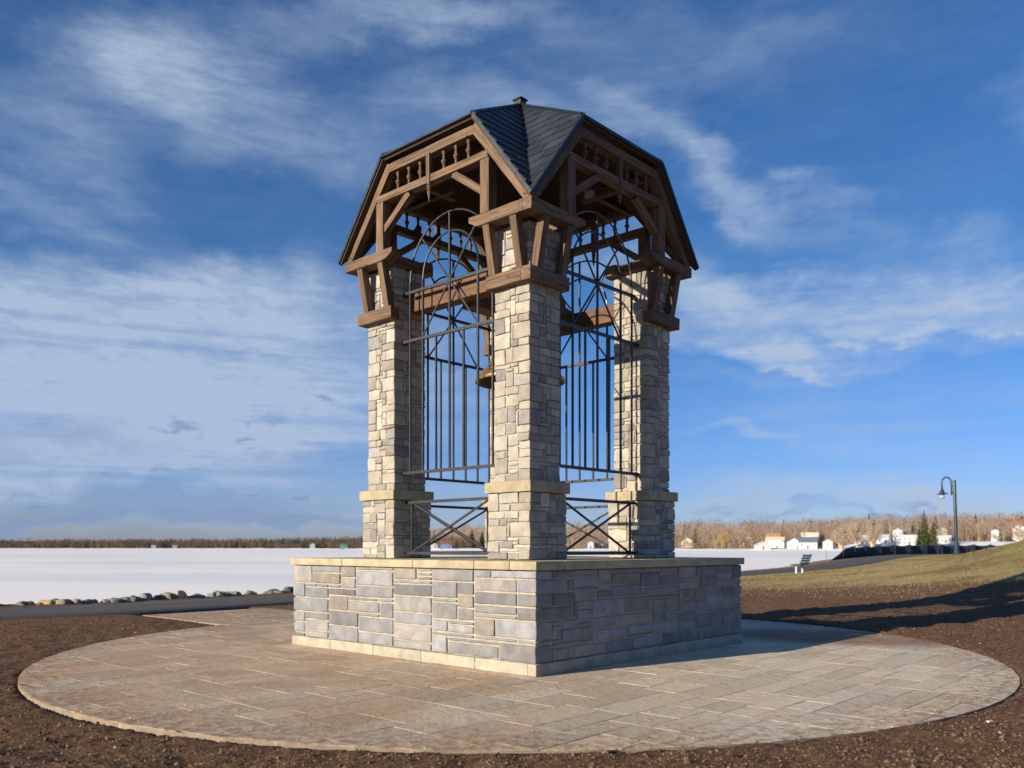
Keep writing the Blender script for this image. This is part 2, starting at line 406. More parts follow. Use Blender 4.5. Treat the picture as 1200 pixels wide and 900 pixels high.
PC = -1.357
for k in range(4):      # corner pillars: near, right, back, left
    M = rotk(k)
    pil = masonry('stone_pillar', .31, 2.366, 5.735, .0477, .0515, [1, 2, 2, 3, 3, 4, 4], [4, 5, 6, 7, 8], 107 + k * 7, 'pillar', PC, PC, gap=.004, proud=.021, rad=.014, amp=.010, parent=tower, M=M, step=.06)
    masonry('plinth', .372, TOPZ + .002, 2.219, .0496, .049, [1, 2, 2, 3, 4, 4], [4, 6, 7, 8, 9], 203 + k * 5, 'pillar', PC, PC, gap=.004, proud=.021, rad=.014, amp=.010, parent=pil, M=M, step=.06)
    mb = MB()
    for q in range(4):
        rbox(mb, (-.03, -.41 + .17, (2.221 + 2.364) / 2), (.38 - .003, .17, .0715), .006, .12, .003, 6, tuple(np.array((.385, .335, .225)) * rng.uniform(.9, 1.05)), Matrix.Translation((PC, PC, 0)) @ rotk(q))
    rbox(mb, (PC, PC, 2.29), (.25, .25, .068), .002, .5, 0, 1, (.44, .4, .25))
    mb.build('belt_course', M_COPING, pil, True, M)
    # timber collar round the pillar head
    mb = MB(); o_l = 1.785; o_u = 1.92
    def two(fn):            # the same piece on both outer faces (mirrored on the diagonal)
        for mir in (0, 1):
            T = Matrix(((0, 1, 0, 0), (1, 0, 0, 0), (0, 0, 1, 0), (0, 0, 0, 1))) if mir else Matrix.Identity(4)
            fn(T, mir)
    def lower(T, mir):
        a = T @ Vector((-o_l + (.168 if mir else 0), -o_l + .083, 5.019)); b = T @ Vector((-.985, -o_l + .083, 5.019)); beam(mb, a, b, .166, .18, .01, .006)
    two(lower); low_c = mb.build('lower_collar', M_WOOD, tower, False, M); mb = MB()
    def upper(T, mir):
        a = T @ Vector((-o_u + (.21 if mir else 0), -o_u + .105, 5.828)); b = T @ Vector((-.80, -o_u + .105, 5.828))
        m, L = frame(a, b); v0 = len(mb.v); beam(mb, a, b, .21, .155, .01, .006)
        # chamfer the inner end
        v = mb.v[-1]; mm = np.array(m.inverted()); l = v @ mm[:3, :3].T + mm[:3, 3]
        s = np.clip((l[:, 0] - (L / 2 - .16)) / .16, 0, 1); lo = l[:, 2] < -.01
        l[:, 2] = np.where(l[:, 2] < .05, l[:, 2] + s * .085 * (l[:, 2] < 0), l[:, 2]); m2 = np.array(m); mb.v[-1] = l @ m2[:3, :3].T + m2[:3, 3]
    two(upper)
    def cross(T, mir):      # inner cross timbers seated on the pillar head, set back
        z = 5.818 - mir * .002
        a = T @ Vector((-1.71, -1.08, z)); b = T @ Vector((-.92, -1.08, z)); beam(mb, a, b, .17, .16, .01, .006)
    two(cross)
    mb.build('upper_collar', M_WOOD, tower, False, M)
    def struts(T, mir):
        for u in (-1.10, -1.585):
            s = MB(); a = T @ Vector((u, -o_l + .07, 5.105)); b = T @ Vector((u, -o_u + .075, 5.757))
            beam(s, a, b, .115, .125, .008, .004, up=(T @ Vector((0, 1, 0)))); s.build('strut', M_WOOD, low_c, False, M)
    two(struts)

# gable frames, one on each side
GO = 1.92
BAL = [(.022, 0), (.030, .01), (.030, .03), (.018, .045), (.024, .075), (.020, .10), (.036, .118), (.042, .135), (.036, .152), (.020, .17), (.024, .195), (.018, .225), (.030, .245), (.030, .265), (.022, .285), (.022, .31)]
for k in range(4):
    M = rotk(k); y = -GO + .075; g = MB()
    for s in (-1, 1):
        p0 = Vector((s * 1.86, y, 5.915)); p1 = Vector((s * .905, y, 7.085)); d = (p1 - p0).normalized()
        beam(g, p0 - d * .01, p1 + d * .05, .148, .125, .008, .005, up=(0, 1, 0))
    beam(g, (-.88, y + .004, 7.070), (.88, y + .004, 7.070), .146, .125, .008, .005)
    beam(g, (-1.15, y + .004, 6.672), (1.15, y + .004, 6.672), .146, .105, .008, .005)
    fr = g.build('gable_frame', M_WOOD, tower, False, M)
    for s in (-1, 1):
        q = MB(); beam(q, (s * 1.09, y + .01, 5.905), (s * 1.09, y + .01, 6.62), .16, .155, .008, .005, up=(0, 1, 0)); q.build('post', M_WOOD, fr, False, M)
        q = MB(); beam(q, (s * 1.03, y + .005, 6.21), (s * .46, y + .005, 6.61), .10, .095, .006, .004, up=(0, 1, 0)); q.build('brace', M_WOOD, fr, False, M)
        for u in (.245, .49, .735):
            q = MB(); lathe(q, BAL, (s * u, y, 6.716), 12, (.95, .95, .95)); q.build('baluster', M_WOOD, fr, True, M)
    q = MB(); yy = y - .055
    beam(q, (0, yy, 7.02), (0, yy, 6.60), .07, .07, .005, .002, up=(0, 1, 0))
    lathe(q, [(.034, .0), (.034, -.03), (.024, -.035), (.036, -.05), (.036, -.065), (.024, -.072), (.036, -.09), (.034, -.10), (.022, -.11), (.03, -.125), (.02, -.19), (.004, -.26)], (0, yy, 6.61), 14)
    q.build('pendant', M_WOOD, fr, False, M)
    # inner purlins and hip timbers visible from below
    for s in (-1, 1):
        q = MB(); beam(q, (s * .86, -1.75, 7.03), (s * .86, -.6, 7.03), .10, .13); q.build('rafter', M_WOOD, fr, False, M)

# roof
P0 = Vector((0, 0, 8.40)); EO = 1.985; CH = .955; CZ = 7.225; DZ = 5.90
roof = MB(); deck = MB(); edge = MB()
def slates(a, b, c, th=.013, rowh=.205, tw=.34):
    """cover the triangle a-b-c (counter-clockwise from outside) with lapped slates"""
    n = (b - a).cross(c - a).normalized(); s = Vector((0, 0, 1)).cross(n).normalized(); t = n.cross(s)
    to2 = lambda p: ((p - a).dot(s), (p - a).dot(t)); T = [to2(a), to2(b), to2(c)]
    if area(T) < 0: T.reverse()
    pl = []
    for i in range(3):
        p, q = T[i], T[(i + 1) % 3]; nx, ny = q[1] - p[1], -(q[0] - p[0]); L = math.hypot(nx, ny); nx /= L; ny /= L; pl.append((nx, ny, nx * p[0] + ny * p[1] - .002))
    x0 = min(p[0] for p in T); x1 = max(p[0] for p in T); y0 = min(p[1] for p in T); y1 = max(p[1] for p in T)
    r = 0; yy = y0
    while yy < y1:
        x = x0 - tw + (r % 2) * tw * .5 + rng.uniform(-.02, .02)
        while x < x1:
            w = tw * rng.uniform(.85, 1.15)
            po = clip([(x + .006, yy), (x + w - .006, yy + rng.uniform(-.004, .004)), (x + w - .003, yy + rowh * 1.12), (x + .003, yy + rowh * 1.12)], pl)
            x += w
            if len(po) < 3 or abs(area(po)) < .0006: continue
            li = rng.uniform(.0, .004)
            top = [a + s * u + t * v + n * (.016 + th * (1 - (v - yy) / (rowh * 1.12)) + li) for u, v in po]
            bot = [a + s * u + t * v + n * .004 for u, v in po]; m = len(po)
            g = rng.uniform(.55, 1.35); tt = (.026 * g, .031 * g, .039 * g)
            roof.add([tuple(p) for p in top + bot], [tuple(range(m)), tuple(range(2 * m - 1, m - 1, -1))] + [(i + m, (i + 1) % m + m, (i + 1) % m, i) for i in range(m)], tt)
        yy += rowh; r += 1
def thick(mb, tri, d, tint):
    n = (tri[1] - tri[0]).cross(tri[2] - tri[0]).normalized(); b = [p - n * d for p in tri]
    mb.add([tuple(p) for p in list(tri) + b], [(0, 1, 2), (5, 4, 3), (0, 3, 4, 1), (1, 4, 5, 2), (2, 5, 3, 0)], tint)
for k in range(4):
    m3 = rotk(k)
    Bp = m3 @ Vector((-CH, -EO, CZ)); Cp = m3 @ Vector((CH, -EO, CZ)); D1 = m3 @ Vector((-EO, -EO, DZ)); D2 = m3 @ Vector((EO, -EO, DZ))
    for tri in ((P0, Bp, Cp), (P0, D1, Bp), (P0, Cp, D2)):
        slates(tri[0], tri[1], tri[2]); thick(deck, tri, .05, (.06, .038, .025))
    # drip edge along the gable and hip caps on the ridges
    for a, b in ((D1, Bp), (Bp, Cp), (Cp, D2)):
        o = m3 @ Vector((0, -.012, 0)); d = (b - a).normalized()
        bar(edge, a + o + Vector((0, 0, .0)), b + o, .022, .045, up=m3 @ Vector((0, -1, 0)).cross(d))
    for q in (Bp, Cp):
        bar(edge, P0 + Vector((0, 0, .035)), q + Vector((0, 0, .03)) , .07, .03)
rf = roof.build('slate_roof', M_SLATE, tower)
deck.build('roof_deck', M_TINT, rf); edge.build('edge_flashing', M_FLASH, rf)
c = MB(); rbox(c, (0, 0, 8.43), (.07, .07, .05), .01, .1, 0, 1); rbox(c, (0, 0, 8.495), (.09, .09, .012), .004, .1, 0, 1)
c.build('roof_cap', M_FLASH, rf)

# iron gates
GA = 1.505; BW = .026
for k in range(4):
    M = rotk(k); y = -GA; g = MB()
    bar(g, (-1.03, y, 4.60), (1.03, y, 4.60), .042, .042)
    gt = g.build('iron_gate', M_IRON, tower, False, M)
    for z, h in ((5.325, .95), (2.62, 1.03)):
        q = MB(); bar(q, (-h, y, z), (h, y, z), .042, .042); q.build('rail', M_IRON, gt, False, M)
    for z, h in ((5.325, .97), (4.60, 1.01), (2.62, 1.01)):
        for s in (-1, 1): q = MB(); bar(q, (s * h, y + .045, z), (s * (h + .08), y + .045, z), .05, .05); q.build('bracket', M_IRON, gt, False, M)
    g = MB(); bar(g, (-.96, y, 2.175), (.96, y, 2.175), .042, .042); lo = g.build('lower_railing', M_IRON, tower, False, M)
    g = MB(); bar(g, (-.96, y, 1.415), (.96, y, 1.415), .042, .042); g.build('rail', M_IRON, lo, False, M)
    def sub(nm, pts, w=BW, par=None):
        q = MB(); off = .0 if nm == 'bar' else .014
        if len(pts) == 2: bar(q, pts[0], pts[1], w, w)
        else: tube(q, pts, w * .55, 6)
        q.build(nm, M_IRON, par or gt, False, M)
    CZr = 5.47
    for u in (-.86, -.575, 0, .575, .86):
        zt = 6.33 if u == 0 else CZr
        sub('bar', [(u, y - .003, 2.62), (u, y - .003, zt)])
    for u in (-.287, .287): sub('bar', [(u, y - .003, 2.62), (u, y - .003, 4.6)])
    for r_ in (.86, .575):
        sub('arch', [(r_ * math.cos(math.pi * i / 24), y, CZr + r_ * math.sin(math.pi * i / 24)) for i in range(25)])
    for s in (-1, 1):
        sub('diagonal', [(s * .585, y + .012 * s, 4.60), (-s * .60, y + .012 * s, 6.08)], .02)
        sub('diagonal', [(s * .80, y + .012 * s, 1.43), (-s * .80, y + .012 * s, 2.16)], .026, lo)
        sub('bar', [(s * .82, y, 1.436), (s * .82, y, 2.154)], BW, lo)

# bell beams
g = MB()
for s in (-1, 1):
    rbox(g, (s * 1.25, 0, 5.225), (.11, 1.06, .135), .008, .2, .003, 4, (1.05, 1.0, .95), None, 1)
bb = g.build('bell_beam', M_GLULAM, tower)
g = MB(); pr = [(-1.12, 5.02), (1.12, 5.02), (1.12, 5.40)]
for i in range(13):
    q = math.pi / 2 * i / 12; pr.append((.62 + .36 * math.cos(q), 5.43 + .27 * math.sin(q)))
for i in range(13):
    q = math.pi / 2 + math.pi / 2 * i / 12; pr.append((-.62 + .36 * math.cos(q), 5.43 + .27 * math.sin(q)))
pr.append((-1.12, 5.40)); n = len(pr)
v = [(x, -.13, z) for x, z in pr] + [(x, .13, z) for x, z in pr]
g.add(v, [tuple(range(n)), tuple(range(2 * n - 1, n - 1, -1))] + [(i, i + n, (i + 1) % n + n, (i + 1) % n) for i in range(n)], (.95, .95, .95))
g.build('headstock', M_GLULAM, tower)
# floodlights under the roof
for (x, y, z, rz) in ((.15, -1.22, 6.76, 0), (-.62, 1.70, 6.72, math.pi), (-.18, 1.70, 6.72, math.pi)):
    q = MB(); T = Matrix.Translation((x, y, z)) @ Matrix.Rotation(rz, 4, 'Z') @ Matrix.Rotation(R(-35), 4, 'X')
    lathe(q, [(.0, .08), (.04, .07), (.055, .02), (.075, -.04), (.085, -.05), (.07, -.045), (.0, -.04)], (0, 0, 0), 16, (.07, .06, .055) if y > 0 else (.2, .2, .21), T)
    f = q.build('floodlight', M_TINT, tower, True)
    q = MB(); bar(q, (x, y, z + .03), (x, y, z + .16), .025); q.build('bracket', M_IRON, f)

# the bell itself
bell = empty('bell', (TC[0], TC[1], 4.07), TR)
tag(bell, 'large bronze bell hanging inside the tower behind the near pillar', 'bell')
q = MB(); prof = [(.70, 0), (.715, .02), (.70, .06), (.60, .14), (.52, .23), (.46, .34), (.425, .46), (.40, .58), (.37, .66), (.30, .73), (.16, .77), (.0, .78)]
lathe(q, prof, n=48); lathe(q, [(.60, .155), (.615, .165), (.60, .18)], n=48)
q.build('bell_body', M_BRONZE, bell, True)
q = MB(); lathe(q, [(.70, 0), (.66, .01), (.56, .12), (.48, .22), (.42, .34), (.385, .46), (.36, .58), (.30, .66), (.0, .72)][::-1], n=48); q.build('bell_inside', M_BRIN, bell, True)
q = MB(); tube(q, [(0, 0, .70), (0, 0, .12)], [.02, .025]); lathe(q, [(.0, -.02), (.06, .0), (.08, .06), (.05, .13), (0, .15)], n=16); q.build('clapper', M_IRON, bell, True)
q = MB()
for a in range(4):
    rbox(q, (.09 * math.cos(a * math.pi / 2), .09 * math.sin(a * math.pi / 2), .87), (.025, .025, .11), .01, .1)
rbox(q, (0, 0, .93), (.2, .1, .02), .006, .1); q.build('bell_yoke', M_IRON, bell)

# ------------------------------------------------------------------ terrain helpers
def px2xy(px, Z): return ((px - 600) / F_PX * Z, Z)
PATH = [(-60, -8), (-40, 3.5), (-20, 14), (-11.6, 19.4), (-9.0, 21.6), (-6.4, 25), (-2, 30.4), (5, 38.2), (12.9, 47), (19, 54.5), (25, 61.2), (32, 67.2), (40, 72), (55, 78), (90, 90), (150, 105)]
def catmull(P, n=8):
    out = []
    for i in range(len(P) - 1):
        p0 = P[max(i - 1, 0)]; p1 = P[i]; p2 = P[i + 1]; p3 = P[min(i + 2, len(P) - 1)]
        for k in range(n):
            t = k / n
            out.append(tuple(.5 * (2 * p1[c] + (p2[c] - p0[c]) * t + (2 * p0[c] - 5 * p1[c] + 4 * p2[c] - p3[c]) * t * t + (3 * p1[c] - p0[c] - 3 * p2[c] + p3[c]) * t ** 3) for c in (0, 1)))
    out.append(P[-1]); return out
PL = np.array(catmull(PATH))
def sdist(X, Y):
    """signed distance to the path centre line, positive towards the lake"""
    X = np.asarray(X, float); Y = np.asarray(Y, float); best = np.full(X.shape, 1e9); sg = np.zeros(X.shape)
    for a, b in zip(PL[:-1], PL[1:]):
        d = b - a; L2 = d @ d; t = np.clip(((X - a[0]) * d[0] + (Y - a[1]) * d[1]) / L2, 0, 1)
        ex = X - a[0] - d[0] * t; ey = Y - a[1] - d[1] * t; q = np.hypot(ex, ey); s = d[0] * ey - d[1] * ex
        m = q < best; best = np.where(m, q, best); sg = np.where(m, np.sign(s), sg)
    return best * sg
def SS(t): t = np.clip(t, 0, 1); return t * t * (3 - 2 * t)
ICE = -.75; PW = 1.75; CX, CY, CR = .08, 13.2, 6.85; RX, RY = 6.58, 6.85
def erad(X, Y): return np.hypot((np.asarray(X, float) - CX) * CR / RX, (np.asarray(Y, float) - CY) * CR / RY)
def esup(nx, ny): return math.hypot(RX * nx, RY * ny)
WD = np.array([-.737, .677]); WN = np.array([.677, .737])      # walkway direction and its normal
def shore_off(X): return PW + 2.1 + 3.2 * SS((X - 18) / 10)
def ground_z(X, Y, raw=False):
    X = np.asarray(X, float); Y = np.asarray(Y, float)
    z = .9 * SS((Y - 40) / 40) * SS((X - 8) / 30)
    z = z + 3.4 * np.exp(-(((X - 27.7) / 9.5) ** 2 + ((Y - 30) / 13) ** 2)) + .5 * np.exp(-(((X - 33) / 9) ** 2 + ((Y - 61) / 9) ** 2))
    s = sdist(X, Y)
    so = shore_off(X)
    bank = SS((s - PW - .5) / (so - PW + .6))
    z = z * (1 - SS((s - so) / 3)) - bank * (.10) - SS((s - so + .5) / 2.5) * 1.6
    if raw: return z
    r = erad(X, Y)
    edge = SS((r - CR + .05) / .5)
    lip = -.032 + .03 * SS((X + 3) / 7) + .03 * SS((Y - 14) / 5)
    z = z + np.where(r < CR + 3, lip * (1 - .75 * SS((r - CR) / 3)), lip * .25)
    v = (X - TC[0]) * WN[0] + (Y - TC[1]) * WN[1]; u = (X - TC[0]) * WD[0] + (Y - TC[1]) * WD[1]
    inw = SS((1.55 - np.abs(v)) / .08) * (u > 6) * (u < 10.6)
    cut = np.maximum(1 - SS((r - CR + .04) / .06), inw)
    z = z * (1 - cut) - .13 * cut
    onp = SS((PW + .10 - np.abs(s)) / .25)
    return z - .05 * onp
def lines(parts):
    out = [parts[0][0]]
    for a, b, st in parts:
        n = max(1, int(round((b - a) / st))); out += list(np.linspace(a, b, n + 1)[1:])
    return np.array(out)
def grid_mesh(name, xs, ys, zf, mat, attrs=None, sm=True):
    X, Y = np.meshgrid(xs, ys); Z = zf(X, Y); nx, ny = len(xs), len(ys)
    v = np.stack([X, Y, Z], -1).reshape(-1, 3)
    i = np.arange(nx - 1); j = np.arange(ny - 1); I, J = np.meshgrid(i, j); a = (J * nx + I).ravel()
    f = np.stack([a, a + 1, a + 1 + nx, a + nx], 1)
    me = bpy.data.meshes.new(name); me.vertices.add(len(v)); me.vertices.foreach_set('co', v.ravel())
    me.loops.add(f.size); me.loops.foreach_set('vertex_index', f.ravel().astype(np.int32))
    me.polygons.add(len(f)); me.polygons.foreach_set('loop_start', np.arange(0, f.size, 4, dtype=np.int32))
    me.polygons.foreach_set('use_smooth', [sm] * len(f)); me.update(calc_edges=True); me.validate()
    for k, fn in (attrs or {}).items():
        at = me.attributes.new(k, 'FLOAT', 'POINT'); at.data.foreach_set('value', np.asarray(fn(X, Y, Z), float).ravel())
    me.materials.append(mat); o = bpy.data.objects.new(name, me); col.objects.link(o); return o
def npn(X, Y, f, seed=0, oct=1):
    out = np.zeros(X.size); xs = X.ravel() * f; ys = Y.ravel() * f
    for q in range(X.size): out[q] = noise.fractal(Vector((xs[q], ys[q], seed)), 1.0, 2.0, oct) if oct > 1 else noise.noise(Vector((xs[q], ys[q], seed)))
    return out.reshape(X.shape)

# ground: soil and mulch near the tower, rough lawn beyond
m, t, b = newmat('soil and lawn', .95, .15)
ob = t.add('ShaderNodeTexCoord').outputs['Object']
gr = attr(t, 'grass').outputs['Fac']; gn = attr(t, 'green').outputs['Fac']
a1 = t.noise(ob, 3.0, 8, .7); a2 = t.noise(ob, 16, 6, .7); a3 = t.noise(ob, 60, 4, .7); a4 = t.noise(ob, .35, 4, .55)
soil = t.mix(t.ss(a2, .3, .72), (.070, .039, .022, 1), (.27, .158, .088, 1))
soil = t.mix(t.ss(a1, .5, .75, 0, .5), soil, (.145, .085, .052, 1))
vo = t.add('ShaderNodeTexVoronoi', inp={'Vector': t.mapping(ob, scale=(1, 1, 1)), 'Scale': 34.0})
soil = t.mix(t.ss(vo.outputs['Distance'], .30, .08, 0, .5), soil, (.34, .22, .13, 1))
bd = t.noise(t.mapping(ob, scale=(.10, .42, .3)), 1.0, 5, .6)
gs = t.mix(t.ss(a2, .3, .7), (.24, .19, .075, 1), (.50, .41, .19, 1)); gs = t.mix(t.ss(bd, .45, .62, 0, .75), gs, (.15, .115, .045, 1)); gs = t.mix(t.ss(bd, .42, .30, 0, .6), gs, (.50, .40, .23, 1))
gg = t.mix(t.ss(a2, .3, .7), (.17, .155, .045, 1), (.37, .31, .115, 1))
gc = t.mix(t.math('MULTIPLY', gn, t.ss(a1, .3, .6, .45, 1.0)), gs, gg)
gc = t.mix(t.ss(a4, .5, .62, 0, .55), gc, (.15, .098, .055, 1))
gf = t.ss(t.math('ADD', gr, t.math('MULTIPLY', t.math('SUBTRACT', a1, .5), .9)), .38, .62)
cc = t.mix(gf, soil, gc); cc = t.mix(1.0, cc, t.mix(a3, (.5, .5, .5, 1), (1.5, 1.5, 1.5, 1)), 'MULTIPLY')
t.set(b.inputs['Base Color'], cc)
bump(t, b, t.math('ADD', t.math('MULTIPLY', a2, 1.0), t.math('MULTIPLY', a3, .7)), 1.0, .05)
M_GROUND = m
def soil_z(X, Y):
    z = ground_z(X, Y); r = erad(X, Y); far = 1 - SS((Y - 26) / 14)
    s = sdist(X, Y); v = (X - TC[0]) * WN[0] + (Y - TC[1]) * WN[1]; u = (X - TC[0]) * WD[0] + (Y - TC[1]) * WD[1]
    keep = SS((r - CR) / .12) * SS((np.abs(s) - PW - .05) / .3) * (1 - SS((1.75 - np.abs(v)) / .12) * (u > 5) * (u < 11))
    return z + (npn(X, Y, .33, 5, 2) * .03 + npn(X, Y, 1.1, 3, 3) * .036 + npn(X, Y, 5.0, 9, 5) * .034) * keep * (.35 + .65 * far)
def grassf(X, Y, Z):
    d = np.hypot(X - TC[0], Y - TC[1]); g = SS((d - 15 + (Y - 25) * .12) / 9) * SS((X + 3) / 6)
    g = np.maximum(g, SS((Y - 38) / 6)); s = sdist(X, Y)
    return g * np.where(s > 0, .55, 1)
def greenf(X, Y, Z): return np.clip(SS((Z - .5) / 1.2) * .9, 0, 1)
xs = lines([(-160, -40, 8), (-40, -14, 1.2), (-14, -9, .25), (-9, 10, .075), (10, 24, .22), (24, 60, 1.0), (60, 170, 6)])
ys = lines([(-160, -10, 8), (-10, 4.5, .6), (4.5, 9.5, .07), (9.5, 22, .14), (22, 40, .35), (40, 90, 1.0), (90, 130, 4)])
ground = grid_mesh('ground', xs, ys, soil_z, M_GROUND, {'grass': grassf, 'green': greenf}); tag(ground, kind='structure')

# lake ice under snow
m, t, b = newmat('snow covered lake ice', .75, .3)
ob = t.add('ShaderNodeTexCoord').outputs['Object']
i1 = t.noise(t.mapping(ob, scale=(.012, .03, 1)), 1.0, 7, .6, .6); i2 = t.noise(t.mapping(ob, scale=(.15, .5, 1)), 1.0, 6, .6); i3 = t.noise(ob, 2.0, 4, .6)
cc = t.mix(t.ss(i1, .40, .62, 0, .9), (.93, .90, .85, 1), (.78, .79, .79, 1))
cc = t.mix(t.ss(i2, .50, .72, 0, .4), cc, (.95, .92, .87, 1))
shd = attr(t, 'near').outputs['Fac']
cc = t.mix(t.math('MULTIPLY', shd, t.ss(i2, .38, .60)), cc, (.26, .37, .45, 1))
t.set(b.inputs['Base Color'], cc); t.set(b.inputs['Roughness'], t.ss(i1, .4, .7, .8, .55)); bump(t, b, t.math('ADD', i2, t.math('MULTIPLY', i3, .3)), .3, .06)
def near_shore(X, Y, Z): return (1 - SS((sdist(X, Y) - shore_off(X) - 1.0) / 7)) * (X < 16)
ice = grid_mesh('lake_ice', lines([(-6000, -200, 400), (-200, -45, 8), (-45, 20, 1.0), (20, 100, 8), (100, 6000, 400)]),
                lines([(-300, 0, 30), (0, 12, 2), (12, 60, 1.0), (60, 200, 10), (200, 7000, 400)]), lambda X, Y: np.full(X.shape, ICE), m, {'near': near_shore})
tag(ice, kind='structure')

# asphalt path
m, t, b = newmat('asphalt', .85, .3); ob = t.add('ShaderNodeTexCoord').outputs['Object']
n = t.noise(ob, 60, 4, .7); n2 = t.noise(ob, .8, 5, .6)
c = t.mix(n, (.055, .050, .046, 1), (.115, .105, .095, 1)); c = t.mix(t.ss(n2, .5, .75, 0, .5), c, (.15, .125, .10, 1))
t.set(b.inputs['Base Color'], c); bump(t, b, n, .4, .01)
mb = MB(); vs = []; fs = []
D = [Vector((*(PL[min(i + 1, len(PL) - 1)] - PL[max(i - 1, 0)]), 0)).normalized() for i in range(len(PL))]
off = [-PW - .02, -PW + .02, -.9, 0, .9, PW - .02, PW + .02]; dz = [-.12, 0, .012, .02, .012, 0, -.12]
for i, p in enumerate(PL):
    nrm = Vector((-D[i].y, D[i].x, 0))
    for o, d in zip(off, dz):
        q = p + np.array([nrm.x, nrm.y]) * (o + .03 * noise.noise(Vector((p[0], p[1], o))))
        vs.append((q[0], q[1], float(ground_z(p[0], p[1], True)) + .012 + d))
no = len(off)
for i in range(len(PL) - 1):
    for k in range(no - 1): fs.append((i * no + k + 1, i * no + k, (i + 1) * no + k, (i + 1) * no + k + 1))
mb.add(vs, fs); tag(mb.build('asphalt_path', m, None, True), kind='structure')

# paved circle and walkway: real slabs with open joints
m, t, b = newmat('stamped stone paving', .8, .3)
w = t.add('ShaderNodeTexCoord').outputs['Object']; ti = attr(t, 'tint').outputs['Color']
p1 = t.noise(w, .9, 6, .62, .4); p2 = t.noise(w, 9, 7, .68, .3); p3 = t.noise(w, 70, 4, .7); p4 = t.noise(w, .45, 3, .5)
sep = t.add('ShaderNodeSeparateXYZ', inp={0: w})
lr = t.ss(t.math('ADD', sep.outputs[0], t.math('MULTIPLY', t.math('SUBTRACT', p4, .5), 6)), -1.5, 3.0)      # redder slabs to one side
c = t.mix(lr, (.46, .335, .215, 1), (.61, .525, .39, 1))
c = t.mix(t.ss(p1, .40, .66, 0, .8), c, (.55, .455, .33, 1))
c = t.mix(t.ss(p2, .52, .75, 0, .55), c, (.33, .23, .155, 1))
# soil trodden over the paving
dn = t.add('ShaderNodeVectorMath', operation='LENGTH', inp={0: t.mapping(w, (5.5, 14.4, 0), (0, 0, R(-24)), (2.7, 1.6, 1), 'TEXTURE')}).outputs['Value']
dirt = t.math('MULTIPLY', t.ss(dn, 1.1, .45), t.ss(t.math('ADD', p1, t.math('MULTIPLY', p2, .6)), .52, .74))
rim = t.math('SUBTRACT', t.add('ShaderNodeVectorMath', operation='LENGTH', inp={0: t.mapping(w, (CX, CY, 0), (0, 0, 0), (RX / CR, 1, 1), 'TEXTURE')}).outputs['Value'], CR)
dirt = t.math('MAXIMUM', dirt, t.math('MULTIPLY', t.ss(rim, -1.1, -.02, 0, .85), t.ss(p2, .40, .62)))
c = t.mix(t.math('MULTIPLY', dirt, .9), c, (.24, .135, .075, 1))
c = t.mix(1.0, c, ti, 'MULTIPLY'); c = t.mix(1.0, c, t.mix(p3, (.78, .78, .78, 1), (1.2, 1.2, 1.2, 1)), 'MULTIPLY')
ck = t.add('ShaderNodeTexVoronoi', feature='DISTANCE_TO_EDGE', inp={'Vector': t.mix(.12, w, t.noise(w, 3, 4, .6, 0, 1)), 'Scale': 1.5}).outputs['Distance']
crk = t.math('MULTIPLY', t.ss(ck, .012, .003), t.ss(p1, .5, .62)); c = t.mix(t.math('MULTIPLY', crk, .25), c, (.12, .08, .06, 1))
t.set(b.inputs['Base Color'], c)
bump(t, b, t.math('ADD', p2, t.math('SUBTRACT', t.math('MULTIPLY', p3, .2), t.math('MULTIPLY', crk, .12))), .9, .02)
M_PAVE = m
M_JOINT = stone_mat('joint sand', .45, .95, .5, .01)
circ = [(math.cos(2 * math.pi * i / 72), math.sin(2 * math.pi * i / 72), esup(math.cos(2 * math.pi * i / 72), math.sin(2 * math.pi * i / 72)) + math.cos(2 * math.pi * i / 72) * (CX - TC[0]) + math.sin(2 * math.pi * i / 72) * (CY - TC[1])) for i in range(72)]
ca, sa = math.cos(TR), math.sin(TR)
def to_w(p): return (TC[0] + p[0] * ca - p[1] * sa, TC[1] + p[0] * sa + p[1] * ca)
cl = []
for nx, ny, d in circ:      # planes in tower coordinates (x along the near right face)
    cl.append((nx * ca + ny * sa, -nx * sa + ny * ca, d))
g = random.Random(21); mb = MB()
cu, ru = .16, .145; NX = int(20 / cu); NY = int(24 / ru); X0, Y0 = -7.6, -7.6
occ = np.zeros((NY, NX), bool)
